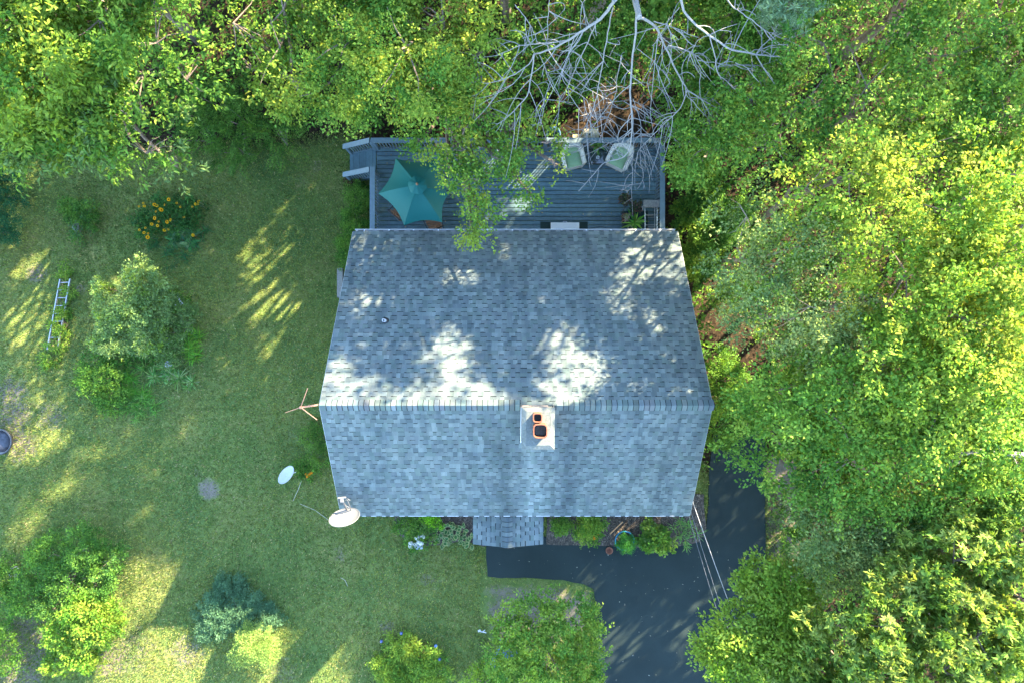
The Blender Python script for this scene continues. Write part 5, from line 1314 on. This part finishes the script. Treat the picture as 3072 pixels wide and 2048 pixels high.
head_plant('marigold', 'small orange flowers left of the blue pot', [(1783, 1609), (1786, 1613), (1781, 1615), (1794, 1600)], bo, .3, [(1782, 1610, .14), (1776, 1602, .12)], DEEP)

# pots in front of the house
p = G(1872, 1617, .3)
bp = tag(empty('blue_planter', (p.x, p.y, .03)), 'round blue glazed pot holding a green grassy ball beside the walk', 'planter')
m = MB(); m.lathe([(0, 0), (.20, 0), (.29, .30), (.31, .38), (.31, .40), (.28, .40), (.275, .36), (.25, .25)], (0, 0, 0), 30); m.build('pot', M_BLUEPOT, bp, True)
m = MB(); m.lathe([(.30, -.012), (.318, 0), (.30, .012), (.282, 0), (.30, -.012)], (0, 0, .40), 30); m.build('rim', M_BLUEPOT, bp, True)
m = MB(); m.lathe([(.27, .3), (0, .31)], (0, 0, 0), 20); m.build('soil', M_MULCH, bp)
L_ = Leaves(); o_, d_, g_, _ = crown_sprays([((p.x + .03, p.y - .07, .46), (.24, .24, .16))], .1, 1.4, 6, .1); spray_leaves(L_, o_, d_, g_, [(.03, .13, .03), (.05, .17, .04), (.06, .19, .05)], (.06, .012), 12, .1, 'alt', False); L_.build('grassy_ball', M_LEAF, bp)
p = G(1826, 1646); m = MB(); m.lathe([(0, .01), (.05, .01), (.09, .05), (.115, .10), (.12, .10), (.12, .115), (.10, .115), (.06, .05), (.028, .045), (.024, .06), (0, .06)], (p.x, p.y, .03), 20); tag(m.build('clay_saucer', M_TERRA, None, True), 'small terracotta dish on the asphalt beside the blue pot', 'pot')
m = MB(); m.tube([G(1830, 1600, .25), G(1848, 1583, .32), G(1868, 1564, .42)], .022, 6); tag(m.build('stick', simple('orange_wood', (.42, .22, .10), .7)), 'orange-brown stick leaning in the bed behind the blue pot', 'stick')

# ------------------------------------------------------------------ lawn clutter
A, B = G(196, 838, .18), G(158, 1048, .12)
ld = tag(empty('ladder', tuple(A)), 'aluminium ladder lying in weeds at the left of the lawn', 'ladder')
d = (B - A); dn = d.normalized(); sd2 = Vector((-dn.y, dn.x, 0)).normalized(); hw = .17
for s in (-1, 1):
    m = MB(); m.bar(sd2 * s * hw, d + sd2 * s * hw, .035, .06); m.build('side_rail', M_ALU, ld)
for i in range(int(d.length / .28)):
    q = dn * (.12 + i * .28); m = MB(); m.tube([q - sd2 * hw, q + sd2 * hw], .017, 6); m.build('rung', M_ALU, ld)
p = G(3, 1322, .3); fp = tag(empty('fire_bowl', (p.x, p.y, tz(p.x, p.y))), 'round dark metal fire bowl cut by the left edge', 'fire bowl')
m = MB(); m.lathe([(0, .10), (.18, .12), (.33, .24), (.385, .40), (.40, .40), (.415, .385), (.35, .22), (.19, .08), (0, .06)], (0, 0, 0), 32); m.build('bowl', simple('scorched_steel', (.10, .10, .11), .35, 10, .35, metallic=.8), fp, True)
m = MB(); m.lathe([(.385, .385), (.405, .40), (.42, .40), (.43, .385), (.405, .37), (.385, .385)], (0, 0, 0), 32); m.build('rim', M_DARKM, fp, True)
for k in range(3): t = k * 2.09; m = MB(); m.tube([(.2 * math.cos(t), .2 * math.sin(t), .1), (.3 * math.cos(t), .3 * math.sin(t), 0)], .018, 6); m.build('leg', M_DARKM, fp)
def rock(c, r, label, sq=(1, .8, .6), seed=1):
    bm = bmesh.new(); bmesh.ops.create_icosphere(bm, subdivisions=3, radius=1); q = random.Random(seed); ph = [q.uniform(0, 6) for _ in range(6)]
    for v in bm.verts:
        n = v.co.copy(); k = 1 + .16 * math.sin(3 * n.x + ph[0]) + .14 * math.sin(4 * n.y + ph[1]) + .12 * math.sin(5 * n.z + ph[2]) + q.uniform(-.03, .03)
        v.co = Vector((n.x * sq[0], n.y * sq[1], n.z * sq[2])) * k * r
    me = bpy.data.meshes.new('garden_rock'); bm.to_mesh(me); bm.free(); o = link('garden_rock', me, M_ROCK); o.location = c; return tag(o, label, 'rock')
rock(tuple(G(228, 680, .03)), .17, 'grey upright stone in the small dark clump of the upper left lawn', (.65, 1, .7), 3)
rock(tuple(G(47, 1713, .08)), .17, 'grey boulder at the left edge beside the wide dark bush', (1, .9, .7), 5)
rock(tuple(G(500, 1025, .45)), .16, 'blue-grey stone between the shrubs of the left bed', (.7, 1, .6), 8)
rock(tuple(G(505, 1092, .45)), .12, 'flat pale stone among the daylilies of the left bed', (1, .8, .3), 9)
m = MB(); a, b = G(1021, 808, .08), G(1021, 892, .08); m.bar(a, b, .19, .14); tag(m.build('timber_edging', M_GREYW), 'weathered grey timber lying along the left wall', 'timber')
# blue chair
p = G(1517, 1962, .3); bc = tag(empty('lawn_chair', (p.x, p.y, tz(p.x, p.y)), math.radians(-22)), 'light blue slatted lawn chair half hidden under the garden tree', 'chair')
for i in range(6): m = MB(); m.box((0, -.22 + i * .09, .36), (.50, .07, .022)); m.build('seat_slat', M_BLUE, bc)
for i in range(5): m = MB(); m.box((-.2 + i * .1, -.33, .62), (.085, .022, .62), (math.radians(14), 0, 0)); m.build('back_slat', M_BLUE, bc)
for s in (-1, 1):
    m = MB(); m.box((s * .32, -.02, .56), (.13, .66, .024)); m.build('armrest', M_BLUE, bc)
    for y in (-.22, .24): m = MB(); m.box((s * .29, y, .28), (.05, .06, .56)); m.build('leg', M_BLUE, bc)
# blue glass balls on stakes
for (sx, sy, lab) in ((1204, 1898, 'blue glass ball on a stake, topmost round the bottom flower clump'), (1144, 1922, 'blue glass ball on a stake at the left of the bottom flower clump'), (1307, 1936, 'blue glass ball on a stake at the upper right of the bottom flower clump'), (1318, 1976, 'blue glass ball on a stake at the right of the bottom flower clump, lower one')):
    q = G(sx, sy, .5); t_ = tag(empty('garden_ball', (q.x, q.y, tz(q.x, q.y))), lab, 'garden ornament', 'blue glass balls round the flower clump')
    m = MB(); m.lathe([(.055 * math.sin(a * math.pi / 8), .5 - .055 * math.cos(a * math.pi / 8)) for a in range(9)], (0, 0, 0), 14); m.build('ball', M_BGLASS, t_, True)
    m = MB(); m.tube([(0, 0, 0), (0, 0, .46)], .006, 5); m.build('stake', M_DARKM, t_)
p = G(1447, 1893, .03); m = MB(); m.bar(p + Vector((-.13, .02, 0)), p + Vector((.13, -.03, .01)), .03, .02); m.box(p + Vector((-.1, .03, .005)), (.09, .06, .02), (0, 0, .5)); m.bar(p + Vector((.02, 0, .0)), p + Vector((.09, .06, .01)), .02, .02); tag(m.build('garden_tool', M_WHITE), 'small pale hand tool dropped on the lawn by the garden tree', 'tool')
# twigs, stray sticks and stones
M_PALE = simple('pale_stick', (.45, .40, .30), .8, 30, .2)
for i, (x0, y0, x1, y1, lab) in enumerate(((1022, 1731, 1043, 1757, 'thin pale stick lying in the middle of the lower lawn'), (900, 1510, 985, 1558, 'dry bent stem lying near the front left house corner'), (905, 1440, 880, 1500, 'dry bent stem in the weeds beside the small dish'))):
    m = MB(); a, b = G(x0, y0, .05), G(x1, y1, .05); mm = a.lerp(b, .5) + Vector((.04, .06, .03)); m.tube([a, mm, b], .007, 5); tag(m.build('stick', M_PALE), lab, 'stick')
r5 = random.Random(17)
m = MB()
for i in range(150):
    x, y = r5.uniform(1470, 2290), r5.uniform(1640, 2040)
    q = G(x, y)
    if dist_poly(np.array([q.x]), np.array([q.y]), DRIVE)[0] < .1: continue
    s = r5.uniform(.006, .022); a = r5.uniform(0, 3); g = r5.uniform(.3, 1.1); m.cur = (.42 * g, .40 * g, .34 * g)
    m.box((q.x, q.y, .034), (s * r5.uniform(1, 2.4), s, .008), (r5.uniform(-.2, .2), r5.uniform(-.2, .2), a))
tag(m.build('debris', M_LEAF), 'scattered specks of fallen leaf and grit on the asphalt', 'debris', kind='stuff')
m = MB()
for i in range(70):
    x, y = r5.uniform(-4.4, 4.8), r5.uniform(3.5, 6.4); g = r5.uniform(.3, 1.0); m.cur = (.4 * g, .34 * g, .24 * g); s = r5.uniform(.012, .04)
    m.box((x, y, DZ + .006), (s * 1.5, s, .006), (r5.uniform(-.1, .1), r5.uniform(-.1, .1), r5.uniform(0, 3)))
tag(m.build('debris', M_LEAF), 'scattered fallen leaves on the deck boards', 'debris', kind='stuff')

# ------------------------------------------------------------------ dead tree over the deck
def Z6(zx, zy, z): return P(1100 + zx / 1.809, zy / 1.809, z)
DT = tag(empty('dead_tree', (2.6, 10.5, tz(0, 10))), 'dead tree with bare silvery branches hanging over the deck', 'tree')
dloc = Vector(DT.location)
rd = random.Random(31)
limbs = [
 (.075, 6.6, 5.0, [(1345, 0), (1290, 80), (1180, 165), (1080, 225), (985, 275), (910, 295)]),
 (.030, 5.6, 4.2, [(1080, 225), (950, 238), (830, 250), (710, 300), (580, 320)]),
 (.036, 5.1, 3.2, [(910, 295), (895, 400), (870, 520), (800, 600), (735, 660), (645, 722)]),
 (.030, 5.1, 4.0, [(910, 290), (880, 350), (800, 405), (720, 440), (640, 452), (580, 420)]),
 (.026, 5.2, 3.4, [(985, 275), (1060, 380), (1150, 445), (1250, 515), (1330, 545)]),
 (.022, 5.0, 3.6, [(940, 300), (975, 380), (1010, 450), (1055, 535)]),
 (.020, 4.6, 3.2, [(885, 430), (935, 480), (962, 560), (940, 685)]),
 (.032, 6.4, 2.2, [(1335, 40), (1310, 180), (1272, 380), (1240, 560), (1190, 680), (1140, 775)]),
 (.050, 6.6, 1.6, [(1465, -30), (1460, 180), (1440, 330), (1430, 500), (1440, 640), (1438, 740), (1400, 850), (1290, 885), (1230, 950), (1150, 1040)]),
 (.022, 3.2, 1.4, [(1440, 600), (1448, 740), (1443, 860), (1440, 1000), (1410, 1045)]),
 (.020, 3.6, 1.5, [(1445, 540), (1480, 640), (1490, 760), (1485, 870), (1502, 960), (1470, 1025)]),
 (.020, 2.6, 1.5, [(1400, 850), (1450, 870), (1505, 910)]),
 (.020, 3.0, 1.6, [(1440, 700), (1360, 760), (1300, 775), (1200, 765), (1130, 830)]),
 (.060, 6.8, 4.6, [(1480, 95), (1570, 150), (1620, 260), (1680, 380), (1740, 490)]),
 (.030, 4.8, 3.2, [(1740, 490), (1850, 560), (1960, 615), (2065, 685)]),
 (.024, 4.8, 2.8, [(1740, 490), (1765, 560), (1755, 650), (1760, 780)]),
 (.024, 4.7, 2.4, [(1740, 490), (1700, 590), (1620, 670), (1560, 730), (1500, 790), (1465, 835)]),
 (.022, 4.6, 3.0, [(1760, 530), (1850, 545), (1930, 570), (1990, 610)]),
 (.018, 4.6, 3.0, [(1760, 540), (1830, 620), (1870, 660), (1905, 705)]),
 (.055, 7.0, 5.2, [(1700, -30), (1740, 90), (1860, 190), (1960, 260), (2080, 290), (2200, 305), (2300, 322)]),
 (.028, 6.0, 3.8, [(1860, 190), (1890, 300), (1900, 390), (1950, 440), (2010, 490), (2150, 590), (2205, 630)]),
 (.028, 7.0, 5.5, [(1940, -20), (2000, 45), (2060, 90), (2180, 175), (2230, 180)]),
 (.024, 6.4, 5.2, [(1560, 120), (1650, 145), (1720, 175), (1800, 205)]),
 (.018, 5.6, 4.4, [(1470, 270), (1540, 320), (1600, 380), (1625, 400)]),
 (.030, 6.2, 3.6, [(1640, 250), (1730, 275), (1800, 310), (1880, 380), (1960, 430), (2000, 465)]),
 (.022, 5.4, 4.2, [(1800, 330), (1900, 345), (2000, 355), (2110, 355), (2200, 385)]),
 (.030, 6.0, 2.8, [(1255, 100), (1200, 230), (1130, 380), (1080, 500), (1030, 590)]),
 (.022, 5.6, 2.8, [(1190, 230), (1290, 300), (1400, 350), (1430, 360)]),
 (.024, 5.2, 2.2, [(1385, 300), (1360, 420), (1350, 520), (1310, 640), (1260, 770)]),
 (.020, 4.8, 3.0, [(1100, 180), (1095, 290), (1105, 400), (1090, 480)]),
 (.016, 6.4, 5.2, [(992, -10), (985, 90), (980, 220)]),
 (.016, 6.0, 5.0, [(805, 25), (860, 100), (905, 170), (925, 240)]),
 (.016, 6.2, 5.2, [(1160, -10), (1180, 60), (1195, 120)]),
 (.022, 6.2, 5.0, [(1700, 40), (1640, 110), (1590, 200), (1550, 250)]),
 (.020, 5.6, 4.4, [(1860, 190), (1800, 220), (1770, 280), (1790, 350), (1840, 420)]),
 (.022, 4.4, 2.2, [(1100, 480), (1180, 530), (1230, 600), (1290, 640), (1380, 690)]),
 (.018, 4.2, 2.6, [(1090, 500), (1150, 590), (1200, 650), (1270, 740)]),
 (.018, 4.2, 2.8, [(1430, 480), (1330, 470), (1230, 480), (1150, 510)]),
 (.018, 4.2, 3.0, [(1440, 455), (1510, 450), (1560, 470), (1630, 482)]),
 (.022, 5.8, 3.8, [(2000, 340), (2090, 380), (2140, 420), (2155, 440)]),
 (.022, 3.4, 2.0, [(1540, 590), (1620, 640), (1650, 700), (1690, 785), (1750, 760)]),
 (.018, 3.2, 1.8, [(1470, 560), (1560, 620), (1640, 650), (1700, 690)]),
 (.020, 3.2, 1.4, [(1480, 680), (1540, 740), (1590, 770), (1620, 820)]),
 (.018, 3.8, 2.0, [(1300, 560), (1380, 550), (1430, 545), (1520, 580), (1590, 610)]),
 (.018, 3.6, 2.0, [(1160, 630), (1240, 610), (1310, 590), (1400, 560)]),
]
def smooth_path(pts, sub=3, wob=.0):
    out = []
    for i in range(len(pts) - 1):
        p0 = pts[max(i - 1, 0)]; p1 = pts[i]; p2 = pts[i + 1]; p3 = pts[min(i + 2, len(pts) - 1)]
        for k in range(sub):
            t = k / sub
            out.append(.5 * ((2 * p1) + (p2 - p0) * t + (2 * p0 - 5 * p1 + 4 * p2 - p3) * t * t + (3 * p1 - p0 - 3 * p2 + p3) * t ** 3) + Vector((rd.uniform(-wob, wob), rd.uniform(-wob, wob), rd.uniform(-wob, wob))))
    out.append(pts[-1]); return out
tw = MB()
for (r, z0_, z1_, pts) in limbs:
    n = len(pts); ps = [Z6(x, y, z0_ + .9 + (z1_ - z0_) * i / (n - 1)) for i, (x, y) in enumerate(pts)]
    sp = smooth_path(ps, 4, .012)
    m = MB(); m.tube([q - dloc for q in sp], [max(.009, r * .48 * (1 - .50 * i / (len(sp) - 1))) for i in range(len(sp))], 6); m.build('branch', M_DEAD, DT)
    for j in range(int(1.7 * len(ps))):
        i = rd.randrange(max(1, len(sp) // 4), len(sp) - 1); q = sp[i]; d = (sp[i + 1] - sp[i]).normalized()
        s = d.cross(Vector((0, 0, 1))).normalized() * rd.choice((-1, 1)); l = rd.uniform(.25, 1.25)
        dr_ = (d * rd.uniform(.2, .9) + s * rd.uniform(.4, 1) + Vector((0, 0, rd.uniform(-.4, .4)))).normalized(); cv = d * rd.uniform(-.5, 1.3) - s * rd.uniform(-.5, 1.5) + Vector((0, 0, rd.uniform(-.3, .5)))
        pp = [q + dr_ * l * t + cv * l * .5 * t * t for t in (0, .2, .4, .6, .8, 1)]
        tw.tube([v - dloc for v in pp], [.011, .010, .009, .008, .0065, .005], 4)
        if rd.random() < .5:
            b = pp[2]; e = b + (dr_ + Vector((rd.uniform(-.8, .8), rd.uniform(-.8, .8), rd.uniform(-.3, .3)))).normalized() * l * .45; tw.tube([b - dloc, b.lerp(e, .5) - dloc + Vector((0, 0, .02)), e - dloc], [.007, .006, .004], 4)
tw.build('twigs', M_DEAD, DT)['kind'] = 'stuff'
m = MB(); T0 = Vector((0, 0, 0))
for zx, zy, z in ((1345, 0, 6.6), (1465, -30, 6.6), (1480, 95, 6.8), (1700, -30, 7.0), (1940, -20, 7.0)):
    q = Z6(zx, zy, z + .9) - dloc; m.tube([Vector((0, 0, 5.2 - rd.uniform(0, 1.5))), Vector((0, 0, 6.6)).lerp(q, .5), q], [.10, .085, .06], 7)
m.tube([T0, Vector((.1, -.1, 3.2)), Vector((0, 0, 5.4)), Vector((.1, .1, 9))], [.24, .2, .17, .08], 10); m.build('trunk', M_DEAD, DT)
# grey bare limb in the right-hand canopy
m = MB(); ps = [P(3110, 1366, 7.6), P(3030, 1358, 7.7), P(2950, 1352, 7.6), P(2880, 1360, 7.4), P(2830, 1372, 7.2)]; sp = smooth_path(ps, 3, .02)
o = tag(empty('dead_limb', tuple(ps[0])), 'bare pale limb jutting in from the right edge among green crowns', 'branch'); L0 = ps[0]
m.tube([q - L0 for q in sp], [.06 * (1 - .8 * i / len(sp)) + .008 for i in range(len(sp))], 6); m.build('limb', M_DEAD, o)
m = MB()
for j in range(22):
    i = rd.randrange(1, len(sp)); q = sp[i]; e = q + Vector((rd.uniform(-.5, .1), rd.uniform(-.35, .35), rd.uniform(.0, .3))); m.tube([q - L0, q.lerp(e, .5) - L0 + Vector((0, .03, .02)), e - L0], [.012, .009, .005], 4)
m.build('twigs', M_DEAD, o)['kind'] = 'stuff'

LV = Leaves(); x, y = weed_points(5200); n = len(x)
a = RNG.uniform(0, 6.28, n); org = np.stack([x, y, tza(x, y) + .03], 1); dirs = unit(np.stack([np.cos(a), np.sin(a), RNG.uniform(.1, .6, n)], 1))
spray_leaves(LV, org, dirs, np.arange(n) // 3, [(.045, .10, .03), (.075, .125, .04), (.12, .15, .05), (.17, .17, .08)], (.06, .024), 9, .15, 'alt', False)
tag(LV.build('weeds', M_LEAF), 'low broad leaved weeds scattered through the lawn', 'weeds', kind='stuff')
# ------------------------------------------------------------------ undergrowth on the woodland floor
LV = Leaves(); n = 16000
x = RNG.uniform(-19, 19, n); y = RNG.uniform(-12.5, 13, n)
k = (dist_poly(x, y, WOOD_E) > .25) & ~((x > DX0 - .3) & (x < 5.6) & (y > 2) & (y < 6.9)) & (dist_poly(x, y, DRIVE) < -.2)
g1 = G(1850, 350); g2 = G(2200, 960); g3 = G(2360, 1550)
for gq, rx, ry in ((g1, 1.9, .95), (g2, 1.1, 1.5), (g3, .9, 2.0)): k &= (((x - gq.x) / rx) ** 2 + ((y - gq.y) / ry) ** 2) > 1
x, y = x[k], y[k]; n = len(x)
org = np.stack([x, y, tza(x, y) + RNG.uniform(.1, .9, n)], 1); a = RNG.uniform(0, 6.28, n); dirs = unit(np.stack([np.cos(a), np.sin(a), RNG.uniform(-.1, .6, n)], 1))
spray_leaves(LV, org, dirs, np.arange(n) // 5, DEEP + MID[:1], (.13, .07), 10, .5, 'alt', False)
tag(LV.build('undergrowth', M_LEAF), 'low leafy undergrowth on the woodland floor', 'undergrowth', kind='stuff')

# ------------------------------------------------------------------ woodland trees added out of view, crowns thinned, to shape the shade
rt = random.Random(77)
def wood_tree(x, y, zc, R, label):
    lb = [((x + rt.uniform(-.6, .6) * R, y + rt.uniform(-.6, .6) * R, zc + rt.uniform(-.45, .5) * R), R * rt.uniform(.5, .72)) for _ in range(7)]
    tree('woodland_shade_tree', lb, MID, label, gaps=1.0, leaf=(.24, .14), clump=.75, dens=1.15, ns=7, k=9, L=.75, group='woodland trees added out of view for shade', base=(x, y), twigs=3, tr=.2)
wl = 'green woodland tree added out of view to shade the lot'
for (x, y, zc, R) in ((-14, 11.5, 7, 2.6), (-10, 12.5, 8, 2.8), (-6, 12, 8.5, 2.8), (-2.2, 13, 9, 2.9), (1.6, 12.5, 9.5, 2.8), (5.2, 11.8, 9.5, 2.8), (8.8, 11, 9.0, 2.6), (12.6, 10, 8.6, 2.5),
                      (-8, 17, 11.5, 3.3), (-3, 17.5, 12, 3.3), (2, 17.5, 12.5, 3.3), (7, 17, 12.5, 3.3), (12, 16, 12.0, 3.2), (-13, 16.5, 10.5, 3.2),
                      (-11, 10.6, 4.2, 2.0), (-7, 11, 4.4, 2.0), (-3.6, 11.2, 4.6, 2.0), (-.2, 11.4, 4.6, 2.0), (4.6, 11.2, 4.8, 2.0), (8, 11, 4.8, 2.0), (11.5, 10, 5, 2.0), (2.5, 14.5, 6, 2.2), (6, 14.5, 6, 2.2), (-1.5, 14.6, 5.6, 2.2), (10, 14, 6, 2.2), (-4.5, 14.4, 4.6, 2.1), (-8, 14, 4.6, 2.1), (9, 11, 2.2, 1.4), (12, 14, 4, 1.8), (10.6, 12.4, 3, 1.5), (7, 10.6, 1.6, 1.1), (-9, 12.6, 1.6, 1.4), (-6, 12.4, 1.7, 1.4), (-3, 12.6, 1.7, 1.4), (0, 12.8, 1.8, 1.4), (.6, 15.8, 3.6, 1.8), (3.6, 16, 4, 1.8), (-2.4, 16, 3, 1.7),  # low crowns added to block sun leaking under the others
                      (15, 1.8, 5.6, 1.9), (15, -2.6, 5.4, 1.9), (15, -7, 5.4, 2.0), (15.5, 5.2, 6.2, 2.0)):
    wood_tree(x, y, zc, R, wl)
